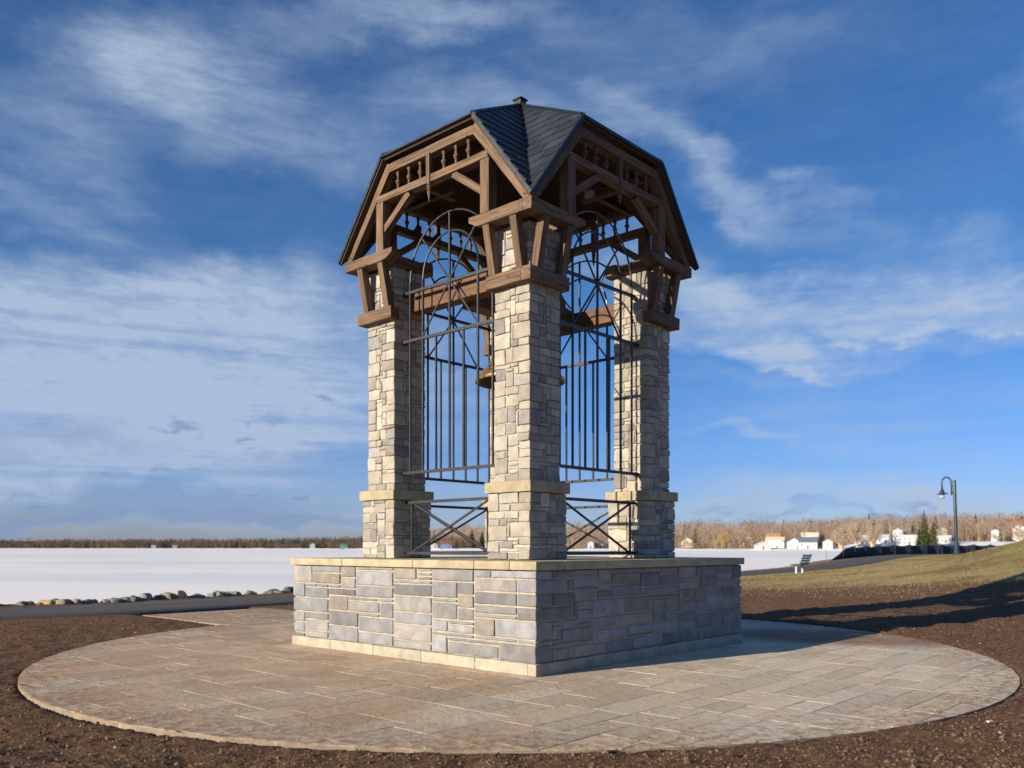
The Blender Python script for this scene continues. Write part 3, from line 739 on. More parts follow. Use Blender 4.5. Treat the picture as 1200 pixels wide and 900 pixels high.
# an end of the walkway at the asphalt edge
for r in range(NY):
    for c in range(NX):
        if occ[r, c]: continue
        run = 0
        while c + run < NX and not occ[r, c + run] and run < 9: run += 1
        wd = min(g.choice([3, 4, 4, 5, 6, 7]), run); h = g.choice([2, 2, 2, 3, 3])
        if run - wd in (1, 2): wd = run
        hh = 1
        while hh < h and r + hh < NY and not occ[r + hh, c:c + wd].any(): hh += 1
        occ[r:r + hh, c:c + wd] = True
        x0, x1, y0, y1 = X0 + c * cu, X0 + (c + wd) * cu, Y0 + r * ru, Y0 + (r + hh) * ru
        mx, my = (x0 + x1) / 2, (y0 + y1) / 2
        if mx > 7.6 or (my > 7.4 and abs(mx) > 1.9): continue
        gp = .0028; j = lambda: g.uniform(-.005, .005)
        poly = [(x0 + gp + j(), y0 + gp + j()), (x1 - gp + j(), y0 + gp + j()), (x1 - gp + j(), y1 - gp + j()), (x0 + gp + j(), y1 - gp + j())]
        a = clip(poly, cl); pieces = [a] if len(a) > 2 else []
        if my > 5.0 and abs(mx) < 1.8:
            inside = bool(pieces) and abs(abs(area(pieces[0])) - abs(area(poly))) < 1e-4
            if not inside:
                q = clip(poly, [(1, 0, 1.5), (-1, 0, 1.5), (0, -1, -6.0), (0, 1, 9.9 + .0)]); pieces = [q] if len(q) > 2 else []
        for po in pieces:
            if abs(area(po)) < .002: continue
            cx = sum(p[0] for p in po) / len(po); cy = sum(p[1] for p in po) / len(po)
            if max(abs(x0), abs(x1), abs(y0), abs(y1)) < 2.44: continue
            e = .005; inn = []
            for p in po:
                dx, dy = cx - p[0], cy - p[1]; L = math.hypot(dx, dy) or 1; f = min(.4, e * 1.4 / L); inn.append((p[0] + dx * f, p[1] + dy * f))
            tx, ty = g.uniform(-.0015, .0015), g.uniform(-.0015, .0015); lz = g.uniform(-.0007, .0007); n = len(po)
            zt = lambda p: lz + (p[0] - cx) * tx + (p[1] - cy) * ty
            W = [(*to_w(p), zt(p)) for p in inn] + [(*to_w(p), zt(p) - .0016) for p in po] + [(*to_w(p), -.05) for p in po]
            fs = [tuple(range(n))] + [(i + n, (i + 1) % n + n, (i + 1) % n, i) for i in range(n)] + [(i + 2 * n, (i + 1) % n + 2 * n, (i + 1) % n + n, i + n) for i in range(n)]
            k = g.uniform(.86, 1.10); hue = g.uniform(-.05, .05)
            mb.add(W, fs, (k * (1 + hue), k, k * (1 - hue)))
pav = mb.build('paving', M_PAVE); tag(pav, kind='structure')
mb = MB(); n = 120
ring = [(CX + (RX + .008) * math.cos(2 * math.pi * i / n), CY + (RY + .008) * math.sin(2 * math.pi * i / n)) for i in range(n)]
mb.add([(x, y, -.0045) for x, y in ring], [tuple(range(n))], (.36, .24, .16))
mb.add([(x, y, -.0065) for x, y in ring] + [(x, y, -.2) for x, y in ring], [(i + n, (i + 1) % n + n, (i + 1) % n, i) for i in range(n)], (.60, .50, .38))
q = [to_w(p) for p in ((-1.52, 6.5), (1.52, 6.5), (1.52, 9.95), (-1.52, 9.95))]
mb.add([(x, y, -.009) for x, y in q], [(0, 1, 2, 3)], (.36, .24, .16))
mb.add([(x, y, -.009) for x, y in q] + [(x, y, -.2) for x, y in q], [(i + 4, (i + 1) % 4 + 4, (i + 1) % 4, i) for i in range(4)], (.60, .50, .38))
tag(mb.build('paving_bed', M_JOINT), kind='structure')

# mulch chips, clods and grit: uncountable
def scatter(name, n, place, size, pal, mat, seed, flat=.35, kind='stuff', lift=.3):
    g = random.Random(seed); P = place(g, n); zs = soil_z(np.array([p[0] for p in P]), np.array([p[1] for p in P])) if 'paving' not in name else np.zeros(len(P))
    V = []; Fc = []; T = []; 
    for (x, y), z in zip(P, zs):
        L = g.uniform(*size); a = g.uniform(0, 6.28); w = L * g.uniform(.25, .7); h = L * flat * g.uniform(.5, 1.2); k = len(V)
        c, s = math.cos(a), math.sin(a); tx = g.uniform(-.4, .4)
        for (u, v, q) in ((-.5, 0, 0), (0, -.5, .1), (.5, 0, .0), (0, .5, 0), (g.uniform(-.2, .2), g.uniform(-.2, .2), 1)):
            V.append((x + (u * L * c - v * w * s), y + (u * L * s + v * w * c), float(z) + h * q + h * lift * 0 + tx * u * L * .3))
        Fc += [(k, k + 1, k + 4), (k + 1, k + 2, k + 4), (k + 2, k + 3, k + 4), (k + 3, k, k + 4)]
        c = g.choice(pal); f = g.uniform(.7, 1.3); T += [tuple(q * f for q in c)] * 5
    mb = MB(); mb.add(V, Fc, np.array(T)); o = mb.build(name, mat); tag(o, kind=kind); return o
def pl_soil(g, n):
    out = []
    while len(out) < n:
        Z = 5.0 + 19 * g.random() ** 1.9; x = g.uniform(-.66, .66) * Z
        r = float(erad(x, Z))
        if r < CR + .05 or float(abs(sd_fast(x, Z))) < PW + .15: continue
        v = (x - TC[0]) * WN[0] + (Z - TC[1]) * WN[1]; u = (x - TC[0]) * WD[0] + (Z - TC[1]) * WD[1]
        if abs(v) < 1.6 and 5 < u < 10.2: continue
        out.append((x, Z))
    return out
PLs = PL[(PL[:, 1] > 5) & (PL[:, 1] < 60)]
def sd_fast(x, y):
    d = np.hypot(PLs[:, 0] - x, PLs[:, 1] - y); return d.min()
scatter('mulch', 42000, pl_soil, (.007, .030), [(.11, .064, .038), (.17, .10, .058), (.24, .15, .09), (.08, .047, .03), (.13, .076, .045)], M_TINT, 3)
scatter('pebbles_on_soil', 300, pl_soil, (.012, .04), [(.30, .26, .21), (.22, .18, .145), (.36, .32, .27), (.12, .085, .06)], M_TINT, 14, .5)
scatter('soil_clods', 2600, pl_soil, (.015, .06), [(.09, .052, .033), (.14, .082, .05)], M_TINT, 4, .5)
def pl_pave(g, n):
    out = []
    while len(out) < n:
        a = g.uniform(0, 6.283); r = CR * math.sqrt(g.random()) * .995
        if g.random() < .35: r = CR * (1 - abs(g.gauss(0, .035)))
        x, y = CX + r * math.cos(a) * RX / CR, CY + r * math.sin(a); dx, dy = x - TC[0], y - TC[1]
        lx, ly = dx * ca + dy * sa, -dx * sa + dy * ca
        if (abs(lx) < 2.53 and abs(ly) < 2.53) or r > CR: continue
        out.append((x, y))
    return out
scatter('grit_on_paving', 1500, pl_pave, (.006, .024), [(.12, .07, .045), (.5, .47, .42), (.2, .13, .08), (.3, .26, .2)], M_TINT, 5, .4)
def pl_grass(g, n):
    out = []
    while len(out) < n:
        Z = 17 + 34 * g.random() ** 1.2; x = g.uniform(.12, .72) * Z
        if sd_fast(x, Z) < PW + .2: continue
        if math.hypot(x - TC[0], Z - TC[1]) < 13.5 + 6 * g.random(): continue
        out.append((x, Z))
    return out
g = random.Random(8); P = pl_grass(g, 26000); zs = soil_z(np.array([p[0] for p in P]), np.array([p[1] for p in P])); V = []; Fc = []; T = []
for (x, y), z in zip(P, zs):
    gn_ = smooth((z - .5) / 1.2)
    for q in range(2):
        a = g.uniform(0, 6.28); h = g.uniform(.015, .05); w = g.uniform(.006, .011); lx, ly = g.uniform(-.05, .05), g.uniform(-.05, .05); k = len(V)
        V += [(x - w * math.cos(a), y - w * math.sin(a), z - .01), (x + w * math.cos(a), y + w * math.sin(a), z - .01), (x + lx, y + ly, z + h)]
        Fc.append((k, k + 1, k + 2)); c = (.20, .195, .06) if g.random() < gn_ * .75 else (.26, .20, .095); f = g.uniform(.7, 1.25); T += [tuple(u * f for u in c)] * 3
mb = MB(); mb.add(V, Fc, np.array(T)); tag(mb.build('lawn_grass', M_TINT), kind='stuff')

# ------------------------------------------------------------------ rocks along the shore
def rock(name, x, y, z, s, c, seed, label, grp):
    g = random.Random(seed); mb = MB(); sx, sy, sz = s * g.uniform(.8, 1.3), s * g.uniform(.7, 1.1), s * g.uniform(.55, .85)
    rbox(mb, (0, 0, 0), (sx / 2, sy / 2, sz / 2), min(sz, sy) * .36, s * .16, s * .11, 2.6 / s, c, Matrix.Rotation(g.uniform(0, 6.28), 4, 'Z') @ Matrix.Rotation(g.uniform(-.3, .3), 4, 'X'), 0, seed)
    o = mb.build(name, M_ROCK, None, True); o.location = (x, y, z + sz * .22); tag(o, label, 'rock', grp); return o
g = random.Random(31); rk = 0
def shore_at(px):
    """point where the ray through photo column px meets the shore line"""
    best = None
    for i in range(len(PL) - 1):
        for tt in (0, .25, .5, .75):
            p = PL[i] * (1 - tt) + PL[i + 1] * tt; nrm = np.array([-D[i].y, D[i].x]); q = p + nrm * float(shore_off(p[0]) - .55)
            if q[1] < 3: continue
            e = abs(600 + F_PX * q[0] / q[1] - px)
            if best is None or e < best[0]: best = (e, q)
    return best[1]
special = {52: (.36, (.50, .33, .20), 'pale tan boulder in the row of shore rocks near the left edge'), 207: (.52, (.58, .40, .27), 'largest boulder, rounded and orange tan, in the lakeside row of rocks'),
           172: (.44, (.30, .25, .24), 'dark purplish grey rock just left of the big orange tan boulder'), 30: (.42, (.13, .16, .12), 'dark greenish flat rock left of the pale tan boulder')}
for px, (s, c, lb) in special.items():
    q = shore_at(px); rock('shore_rock', q[0], q[1], -.10, s, c, px, lb, None)
px = -40
while px < 352:
    if all(abs(px - k) > 8 for k in special):
        q = shore_at(px); s = g.choice([.18, .22, .27, .33, .4]) ; c = g.choice([(.13, .17, .125), (.16, .19, .15), (.22, .21, .18), (.30, .25, .18), (.10, .12, .10)])
        rock('shore_rock', q[0] + g.uniform(-.2, .2), q[1] + g.uniform(-.35, .3), -.09 + g.uniform(-.04, .04), s, c, 1000 + rk, 'small dark mossy rock in the lakeside row beyond the asphalt path', 'small rocks along the lake edge'); rk += 1
    px += g.uniform(2.5, 7)
# ------------------------------------------------------------------ lamp post
def gz(x, y): return float(soil_z(np.array([x]), np.array([y]))[0])
M_LAMP = plain('dark green painted metal', (.022, .040, .044), .4, .1, 10, .25)
m, t, b = newmat('lamp glass', .1, .5); b.inputs['Base Color'].default_value = (.75, .80, .85, 1); b.inputs['Transmission Weight'].default_value = .7; b.inputs['Roughness'].default_value = .25; M_GLASS = m
lx, ly = px2xy(1121.5, 60.0); lamp = empty('street_lamp', (lx, ly, gz(lx, ly) - .03)); lamp.rotation_euler = (0, R(-2.1), 0); lamp.scale = (1.09,) * 3
tag(lamp, 'tall dark green lamp post with gooseneck arm and bell shade beside the silt fence', 'street lamp')
q = MB(); lathe(q, [(0, 4.9), (.085, 4.9), (.10, 4.84), (.10, .95), (.15, .90), (.15, .35), (.20, .30), (.22, .12), (.28, .10), (.28, 0)][::-1], n=16); q.build('pole', M_LAMP, lamp, True)
q = MB(); pts = [(-.20, 0, 3.95), (-.20, 0, 4.55)] + [(-.20 - .30 + .30 * math.cos(math.pi * i / 14) , 0, 4.75 + .36 * math.sin(math.pi * i / 14)) for i in range(15)] + [(-.80, 0, 4.45)]
tube(q, pts, .045, 10); bar(q, (-.20, 0, 4.1), (-.05, 0, 4.1), .08); bar(q, (-.20, 0, 4.5), (-.05, 0, 4.5), .08); q.build('gooseneck_arm', M_LAMP, lamp, True)
q = MB(); lathe(q, [(.04, 4.50), (.07, 4.46), (.075, 4.36), (.12, 4.33), (.13, 4.22), (.16, 4.17), (.34, 4.11), (.34, 4.08), (.15, 4.12), (.0, 4.14)], (-.80, 0, -.05), 20); q.build('lamp_shade', M_LAMP, lamp, True)
q = MB(); lathe(q, [(.13, 4.08), (.155, 4.0), (.13, 3.86), (.07, 3.79), (0, 3.77)], (-.80, 0, -.05), 16, (.7, .75, .8)); q.build('glass_globe', M_GLASS, lamp, True)

# ------------------------------------------------------------------ park bench
M_BGREEN = plain('dark green bench slats', (.030, .105, .11), .45, 0, 14, .25)
M_BGREY = plain('pale concrete legs', (.36, .42, .42), .7, 0, 14, .15)
bx, by = px2xy(942, 43.5); bench = empty('park_bench', (bx, by, gz(bx, by) + .0)); bench.rotation_euler = (0, 0, R(160))
tag(bench, 'slatted teal green park bench on pale legs facing the frozen lake', 'bench')
# local: length along x, the sitter faces -y
bench.rotation_euler = (0, 0, math.atan2(1.5, .95))
# turned so that -y (the sitter's side) looks to the lake
def bq(y): return -y
q = MB()
for i in range(4): rbox(q, (0, .06 + i * .125, .46 - (i == 3) * .015), (.9, .052, .02), .008, .3)
q.build('seat', M_BGREEN, bench)
q = MB()
for i in range(4):
    z = .52 + i * .125; yy = -.02 - (z - .46) * .34; mm, L = frame((-.9, yy, z), (.9, yy, z)); rbox(q, (0, 0, 0), (.9, .018, .05), .008, .3, 0, 1, (1, 1, 1), mm @ Matrix.Rotation(-.33, 4, 'X') if False else mm)
q.build('backrest', M_BGREEN, bench)
for s in (-.62, .62):
    q = MB(); rbox(q, (s, .22, .215), (.04, .05, .225), .015, .1); rbox(q, (s, .22, .425), (.04, .24, .02), .006, .1); q.build('leg', M_BGREY, bench)
    q = MB(); beam(q, (s, .10, .42), (s, -.20, 1.0), .05, .03, up=(1, 0, 0)); q.build('back_bracket', M_BGREEN, bench)

# ------------------------------------------------------------------ silt fence
m, t, b = newmat('black silt fabric', .75, .25); ob = t.add('ShaderNodeTexCoord').outputs['Object']
n = t.noise(t.mapping(ob, scale=(1.5, 1.5, .5)), 1.0, 4, .6); t.set(b.inputs['Base Color'], t.mix(n, (.018, .026, .045, 1), (.05, .07, .11, 1))); M_SILT = m
FP = catmull([(24.3, 65.3), (29.5, 70.6), (37, 75.5), (47, 80.2), (60, 84.5)], 8)
fence = empty('silt_fence', (FP[0][0], FP[0][1], gz(*FP[0]))); tag(fence, 'long low black silt fence of sagging fabric running between path and snow', 'fence')
F0 = Vector((FP[0][0], FP[0][1], 0)); lens = [0]
for a, b_ in zip(FP, FP[1:]): lens.append(lens[-1] + math.dist(a, b_))
def fpt(s):
    for i in range(len(lens) - 1):
        if s <= lens[i + 1]: t_ = (s - lens[i]) / (lens[i + 1] - lens[i]); return (FP[i][0] + (FP[i + 1][0] - FP[i][0]) * t_, FP[i][1] + (FP[i + 1][1] - FP[i][1]) * t_)
    return FP[-1]
z0 = gz(*FP[0]); V = []; Fc = []; s = 0; nrow = 6; ncol = 0; sp = 2.2; stakes = []
while s < lens[-1] - .2:
    x, y = fpt(s); x2, y2 = fpt(s + .1); d = Vector((x2 - x, y2 - y, 0)).normalized(); nn_ = Vector((-d.y, d.x, 0)); ph = (s / sp) % 1; z = gz(x, y)
    ht = .92 * min(1, (s + .25) / 3.4) - .10 * math.sin(math.pi * ph) + .03 * noise.noise(Vector((s, 0, 0)))
    for r in range(nrow):
        f = r / (nrow - 1); o = nn_ * (.30 * math.sin(math.pi * ph) * (1 - f * .6) + .05 * noise.noise(Vector((s * .9, f * 2, 3))))
        V.append((x + o.x - F0.x, y + o.y - F0.y, z - .03 + f * ht - z0))
    s += .2; ncol += 1
for i in range(ncol - 1):
    for r in range(nrow - 1): a = i * nrow + r; Fc.append((a, a + nrow, a + nrow + 1, a + 1))
q = MB(); q.add(V, Fc); o = q.build('fabric', M_SILT, fence, True); md = o.modifiers.new('thickness', 'SOLIDIFY'); md.thickness = .012
s = 0; k = 0
while s < lens[-1]:
    x, y = fpt(s); z = gz(x, y) - z0; h = .98 if k else .98
    q = MB(); rbox(q, (0, 0, h / 2 - .05), (.025, .025, h / 2 + .05), .005, .3, 0, 1, (.20, .26, .28) if k == 0 else (.03, .035, .045)); o = q.build('stake', M_TINT, fence)
    o.location = (x - F0.x + (-.35 if k == 0 else .02), y - F0.y - .06, z); o.rotation_euler = (rng.uniform(-.08, .08), -.12 if k == 0 else rng.uniform(-.08, .08), 0); s += sp; k += 1

# ------------------------------------------------------------------ far shore
DP = [(-500, 1500), (0, 1500), (300, 1300), (420, 1050), (520, 800), (700, 680), (830, 620), (960, 580), (1080, 540), (1200, 515), (1700, 480)]
def dshore(px): return np.interp(px, [a for a, _ in DP], [b for _, b in DP])
def rightness(px): return SS((px - 430) / 120)
def far_z(px, tt):
    r = rightness(px); r2 = SS((px - 960) / 60)
    lo = 1.1 * SS(tt / 12) + r * 1.2 * SS(tt / 45) + r2 * 3.8 * SS(tt / 60)
    hi = (1 - r) * 9 * SS((tt - 60) / 500) + r * 15 * SS((tt - 40) / 320)
    return ICE - .2 + lo + hi
def far_xy(px, tt):
    D_ = dshore(px) + tt; return (px - 600) / F_PX * D_, D_
pxs = np.arange(-520, 1720, 5.0); ts = np.array([-6, 0, 4, 8, 14, 22, 32, 45, 60, 85, 120, 170, 230, 300, 400, 560, 900])
V = []; GA_ = []
for tt in ts:
    for p in pxs:
        wv = 4 * noise.noise(Vector((p * .03, 0, 0))) + 2 * noise.noise(Vector((p * .11, 3, 0)))
        x, y = far_xy(p, tt + wv * (1 if tt < 200 else 1)); z = float(far_z(p, tt)) + (.5 * noise.noise(Vector((x * .03, y * .03, 0))) if tt > 0 else 0)
        V.append((x, y, z)); r2 = smooth((p - 960) / 60)
        GA_.append(smooth((tt - (12 + 50 * r2) - 10 * noise.noise(Vector((p * .05, tt * .03, 7)))) / 10))
n = len(pxs); Fc = [(j * n + i, j * n + i + 1, (j + 1) * n + i + 1, (j + 1) * n + i) for j in range(len(ts) - 1) for i in range(n - 1)]
m, t, b = newmat('far shore', .9, .2); ob = t.add('ShaderNodeTexCoord').outputs['Object']
n1_ = t.noise(ob, .05, 5, .6); n2_ = t.noise(ob, .4, 4, .6)
gc = t.mix(n2_, (.15, .10, .06, 1), (.30, .21, .12, 1)); gc = t.mix(t.ss(n1_, .56, .66, 0, .8), gc, (.72, .72, .74, 1))
t.set(b.inputs['Base Color'], t.mix(attr(t, 'tint').outputs['Color'], (.78, .78, .79, 1), gc)); 
mb = MB(); mb.add(V, Fc, np.array([[q, q, q] for q in GA_])); tag(mb.build('far_shore_terrain', m, None, True), kind='structure')

def bare_tree(seed, H=14.0, spread=.32, limbs=16, twig=8, c=(.33, .245, .165), multi=1, tw=.05, fine=1.0):
    """trunk, limbs, branches and very many thin twigs, one mesh"""
    g = random.Random(seed); mb = MB(); V = []; Fc = []; T = []
    def tw_(p, d, L, w):
        sd_ = d.orthogonal().normalized(); sd_ = (Matrix.Rotation(g.uniform(0, 6.28), 3, d) @ sd_) * w; k = len(V); e = p + d * L
        V.extend([tuple(p - sd_), tuple(p + sd_), tuple(e)]); Fc.append((k, k + 1, k + 2)); f = g.uniform(.7, 1.3); T.extend([(c[0] * f, c[1] * f, c[2] * f)] * 3)
    for s in range(multi):
        lean = Vector((g.uniform(-.2, .2), g.uniform(-.2, .2), 0)) * (1 if multi > 1 else .3); base = Vector((g.uniform(-.6, .6), g.uniform(-.6, .6), -.3)) * (1 if multi > 1 else 0)
        h = H * g.uniform(.8, 1); pts = [base + lean * h * (i / 5) ** 1.2 + Vector((g.uniform(-.15, .15), g.uniform(-.15, .15), h * .92 * i / 5)) for i in range(6)]
        tube(mb, pts, [H * .014 * (1 - i / 5.6) + .02 for i in range(6)], 5, tuple(q * 1.35 for q in c), False)
        for i in range(limbs):
            f = .22 + .76 * (i + g.random()) / limbs; p = pts[0].lerp(pts[-1], f) + Vector((0, 0, 0)); j = min(4, int(f * 5)); p = pts[j].lerp(pts[j + 1], f * 5 - j)
            a = g.uniform(0, 6.283); L = H * spread * (1.15 - f * .75) * g.uniform(.7, 1.2); d = Vector((math.cos(a), math.sin(a), g.uniform(.5, 1.3))).normalized(); e = p + d * L
            tube(mb, [p, p.lerp(e, .5) + Vector((0, 0, L * .04)), e], [H * .0045, H * .003, H * .001], 3, tuple(q * 1.15 for q in c), False)
            for k in range(twig):
                q = p.lerp(e, g.uniform(.2, 1)); d2 = (d + Vector((g.uniform(-1, 1), g.uniform(-1, 1), g.uniform(-.2, 1)))).normalized(); L2 = L * g.uniform(.25, .5); tw_(q, d2, L2, tw)
                for _ in range(int(6 * fine)):
                    q2 = q + d2 * L2 * g.uniform(.1, 1); d3 = (d2 + Vector((g.uniform(-1, 1), g.uniform(-1, 1), g.uniform(-.2, .9)))).normalized(); tw_(q2, d3, L2 * g.uniform(.35, .8), tw * .75)
    mb.add(V, Fc, np.array(T)); return mb
def conifer(seed, H=14.0, wd=.2, c=(.030, .050, .022)):
    g = random.Random(seed); mb = MB(); V = []; Fc = []; T = []
    n = 60
    for i in range(n):
        f = i / n; z = H * (.05 + .94 * f); r = H * wd * (1 - f) ** .85 * g.uniform(.75, 1.15) + .1
        for k in range(int(7 + 9 * (1 - f))):
            a = g.uniform(0, 6.283); rr = r * g.uniform(.6, 1.1); dr = Vector((math.cos(a), math.sin(a), 0)); p = Vector((0, 0, z)); e = p + dr * rr + Vector((0, 0, -rr * g.uniform(.15, .5)))
            for q in range(4):
                c0 = p.lerp(e, g.uniform(.25, 1)); sd_ = Vector((-dr.y, dr.x, 0)) * g.uniform(.25, .5) * (.4 + rr * .25); dn_ = Vector((0, 0, -g.uniform(.1, .5) * (.4 + rr * .3))) + dr * g.uniform(.1, .5); kk = len(V)
                V.extend([tuple(c0 - sd_), tuple(c0 + sd_), tuple(c0 + dn_)]); Fc.append((kk, kk + 1, kk + 2)); s = g.uniform(.6, 1.5); T.extend([(c[0] * s, c[1] * s, c[2] * s)] * 3)
    mb.add(V, Fc, np.array(T)); return mb
def mesh_of(mb, name, mat):
    o = mb.build(name, mat); me = o.data; bpy.data.objects.remove(o); return me
TAN = (.34, .26, .18); ROSE = (.275, .195, .145); GREYT = (.30, .255, .21); OCH = (.44, .29, .12); BUSH = (.20, .13, .095)
VAR = {
 'tan': [mesh_of(bare_tree(40 + i, 14, .30, 18, 8, TAN), 'bare_tree', M_BARK) for i in range(4)],
 'rose': [mesh_of(bare_tree(50 + i, 12, .36, 18, 9, ROSE, 1, .06), 'bare_tree', M_BARK) for i in range(3)],
 'grey': [mesh_of(bare_tree(60 + i, 14, .24, 16, 8, GREYT, 1, .05), 'bare_tree', M_BARK) for i in range(3)],
 'con': [mesh_of(conifer(70 + i, 14, .17 + .03 * i), 'evergreen_tree', M_LEAF) for i in range(3)]}
g = random.Random(77)
def plant_tree(kind, px, tt, h, name, label, cat, grp, w=1.0):
    x, y = far_xy(px, tt); o = bpy.data.objects.new(name, g.choice(VAR[kind])); col.objects.link(o); H0 = 12 if kind == 'rose' else 14
    o.location = (x, y, float(far_z(px, tt)) - .2); s = h / H0; o.scale = (s * w, s * w, s); o.rotation_euler = (0, 0, g.uniform(0, 6.28)); tag(o, label, cat, grp); return o
LB = {'tan': 'slender bare tree with pale tan twigs in the wood on the far shore', 'rose': 'rounded bare tree with reddish brown twigs in the wood on the far shore',
      'grey': 'narrow bare tree with grey brown twigs in the wood on the far shore', 'con': 'dark pointed evergreen rising among the bare trees on the far shore'}
GB = {'tan': 'pale tan bare trees on the far shore', 'rose': 'reddish bare trees on the far shore', 'grey': 'grey bare trees on the far shore', 'con': 'evergreens among the bare trees on the far shore'}
px = 655
while px < 1260:
    for row in range(3):
        tt = (38, 75, 125)[row] + g.uniform(-12, 14) + (24 if px > 980 and row == 0 else 0); kd = g.choices(['tan', 'rose', 'grey', 'con'], [5, 3, 3, .25])[0]
        if kd == 'con' and row == 0: kd = 'rose'
        if row == 0 and g.random() < .25: continue
        h = {'tan': 15, 'rose': 11, 'grey': 15, 'con': 15}[kd] * g.uniform(.75, 1.12) * (.8 if row == 0 else 1)
        plant_tree(kd, px + g.uniform(-4, 4), tt, h, 'evergreen_tree' if kd == 'con' else 'bare_tree', LB[kd], 'tree', GB[kd], g.uniform(.9, 1.3))
    px += g.uniform(5.5, 9) if not 570 < px < 0 else 8
for i in range(26):
    plant_tree(g.choice(['tan', 'rose', 'grey']), 1000 + i * 8.2 + g.uniform(-3, 3), g.uniform(52, 80), g.uniform(9, 14), 'bare_tree', 'bare tree close to the snow bank in front of the right shore houses', 'tree', 'bare trees in front of the white houses', 1.1)
for px in (505, 515, 540, 548): plant_tree('rose', px, 60, 13, 'bare_tree', LB['rose'], 'tree', GB['rose'])
plant_tree('con', 553, 30, 18, 'evergreen_tree', 'rounded dark evergreen seen through the left gate, left of another green tree', 'tree', None, 1.6)
plant_tree('con', 565, 24, 16, 'evergreen_tree', 'green evergreen seen through the left gate just beside the near pillar', 'tree', None, 1.7)
# the tall spruces by the lamp post
for px, h, w, lb in ((1083, 25.5, 1.25, 'tallest dark green spruce on the far shore, standing left of the lamp post'), (1094, 18, 1.3, 'shorter spruce close on the right of the tallest spruce'), (1077, 13, 1.2, 'low dark spruce tucked at the left foot of the tallest spruce')):
    x, y = far_xy(px, 14); r_ = empty('spruce_tree', (x, y, float(far_z(px, 14)) - .2)); tag(r_, lb, 'tree')
    q = conifer(int(px), h, .215 * w, (.034, .052, .018) if px != 1094 else (.065, .075, .022)); q.build('crown', M_LEAF, r_)
    q = MB(); tube(q, [(0, 0, 0), (0, 0, h * .9)], [h * .012, .03], 7, (.16, .11, .075)); q.build('trunk', M_BARK, r_)
# pale multi-stemmed trees at the ice edge
for px, h, lb in ((985, 17, 'leftmost of three big pale multi-stemmed bare trees at the ice edge right of the bench'), (1003, 19, 'middle of three big pale multi-stemmed bare trees at the ice edge'), (1022, 17, 'rightmost of three big pale multi-stemmed bare trees at the ice edge')):
    x, y = far_xy(px, 10); o = bare_tree(px, h, .34, 15, 9, (.42, .33, .235), 8, .075).build('multi_stem_tree', M_BARK); o.location = (x, y, float(far_z(px, 10)) - .3); o.scale = (1.15, 1.15, 1); tag(o, lb, 'tree')
for px, h, lb in ((846, 13, 'golden yellow willow-like bare tree on the far shore just right of the tower'),):
    x, y = far_xy(px, 25); o = bare_tree(5, h, .42, 20, 12, OCH, 2, .05).build('golden_bare_tree', M_BARK); o.location = (x, y, float(far_z(px, 25)) - .3); tag(o, lb, 'tree')
# woods that read as one mass
def mass(name, px0, px1, step, t0, t1, hts, pal, seed, wz=1.0, con=.12):
    g = random.Random(seed); mb = MB(); V = []; Fc = []; T = []; px = px0
    while px < px1:
        tt = g.uniform(t0, t1); x, y = far_xy(px, tt); z = float(far_z(px, tt)); h = g.uniform(*hts); k0 = Vector((x, y, z)); sc_ = y / 700.0
        if g.random() < con:
            for i in range(60):
                f = g.random(); r = h * .19 * (1 - f) + .2; a = g.uniform(0, 6.28); c0 = k0 + Vector((math.cos(a) * r * .7, math.sin(a) * r * .7, h * (f * 1.05))); w = r * .5 + .15; k = len(V)
                V.extend([tuple(c0 + Vector((-w, 0, 0))), tuple(c0 + Vector((w, g.uniform(-w, w), 0))), tuple(c0 + Vector((0, 0, -w * 1.3)))]); Fc.append((k, k + 1, k + 2)); s = g.uniform(.6, 1.4); T.extend([(.026 * s, .036 * s, .02 * s)] * 3)
        else:
            c = g.choice(pal); hw = h * g.uniform(.22, .36) * wz
            for i in range(4): # stems
                k = len(V); b0 = k0 + Vector((g.uniform(-.5, .5), g.uniform(-.5, .5), -.5)); e = k0 + Vector((g.uniform(-1, 1) * hw * .6, g.uniform(-1, 1) * hw * .6, h * g.uniform(.7, 1))); w = .11 * sc_
                V.extend([tuple(b0 - Vector((w, 0, 0))), tuple(b0 + Vector((w, 0, 0))), tuple(e)]); Fc.append((k, k + 1, k + 2)); T.extend([tuple(q * 1.3 for q in c)] * 3)
            for i in range(150):
                d = Vector((g.gauss(0, .45), g.gauss(0, .45), 0)); zz = g.uniform(.18, 1.0); p = k0 + Vector((d.x * hw, d.y * hw, h * zz * (1 - .25 * d.length))); e = p + Vector((d.x * .6 + g.uniform(-.5, .5), g.uniform(-.5, .5), g.uniform(.3, 1.2))) * g.uniform(.6, 1.5) * (.4 + h * .06); w = g.uniform(.07, .16) * sc_; k = len(V)
                V.extend([tuple(p - Vector((w, 0, w))), tuple(p + Vector((w, 0, w))), tuple(e)]); Fc.append((k, k + 1, k + 2)); s = g.uniform(.6, 1.3); T.extend([tuple(q * s for q in c)] * 3)
        px += step * g.uniform(.4, 1.6)
    mb.add(V, Fc, np.array(T)); o = mb.build(name, M_BARK); tag(o, kind='stuff'); return o
mass('distant_woods', 440, 1400, .8, 70, 330, (13, 19), [TAN, ROSE, ROSE, GREYT, BUSH], 5, 1.35, .035)
mass('shore_bushes', 950, 1300, 3.2, 66, 90, (3.5, 8), [TAN, ROSE, BUSH, OCH, GREYT], 16, 1.5, .02)
mass('shore_bushes', 560, 950, 3.2, 22, 60, (3.5, 8), [TAN, ROSE, BUSH, OCH, GREYT], 6, 1.5, .02)
mass('distant_treeline', -420, 470, .55, 20, 330, (10, 17), [(.085, .068, .062), (.07, .056, .055), (.14, .10, .07), (.05, .045, .048)], 7, 1.9, .40)
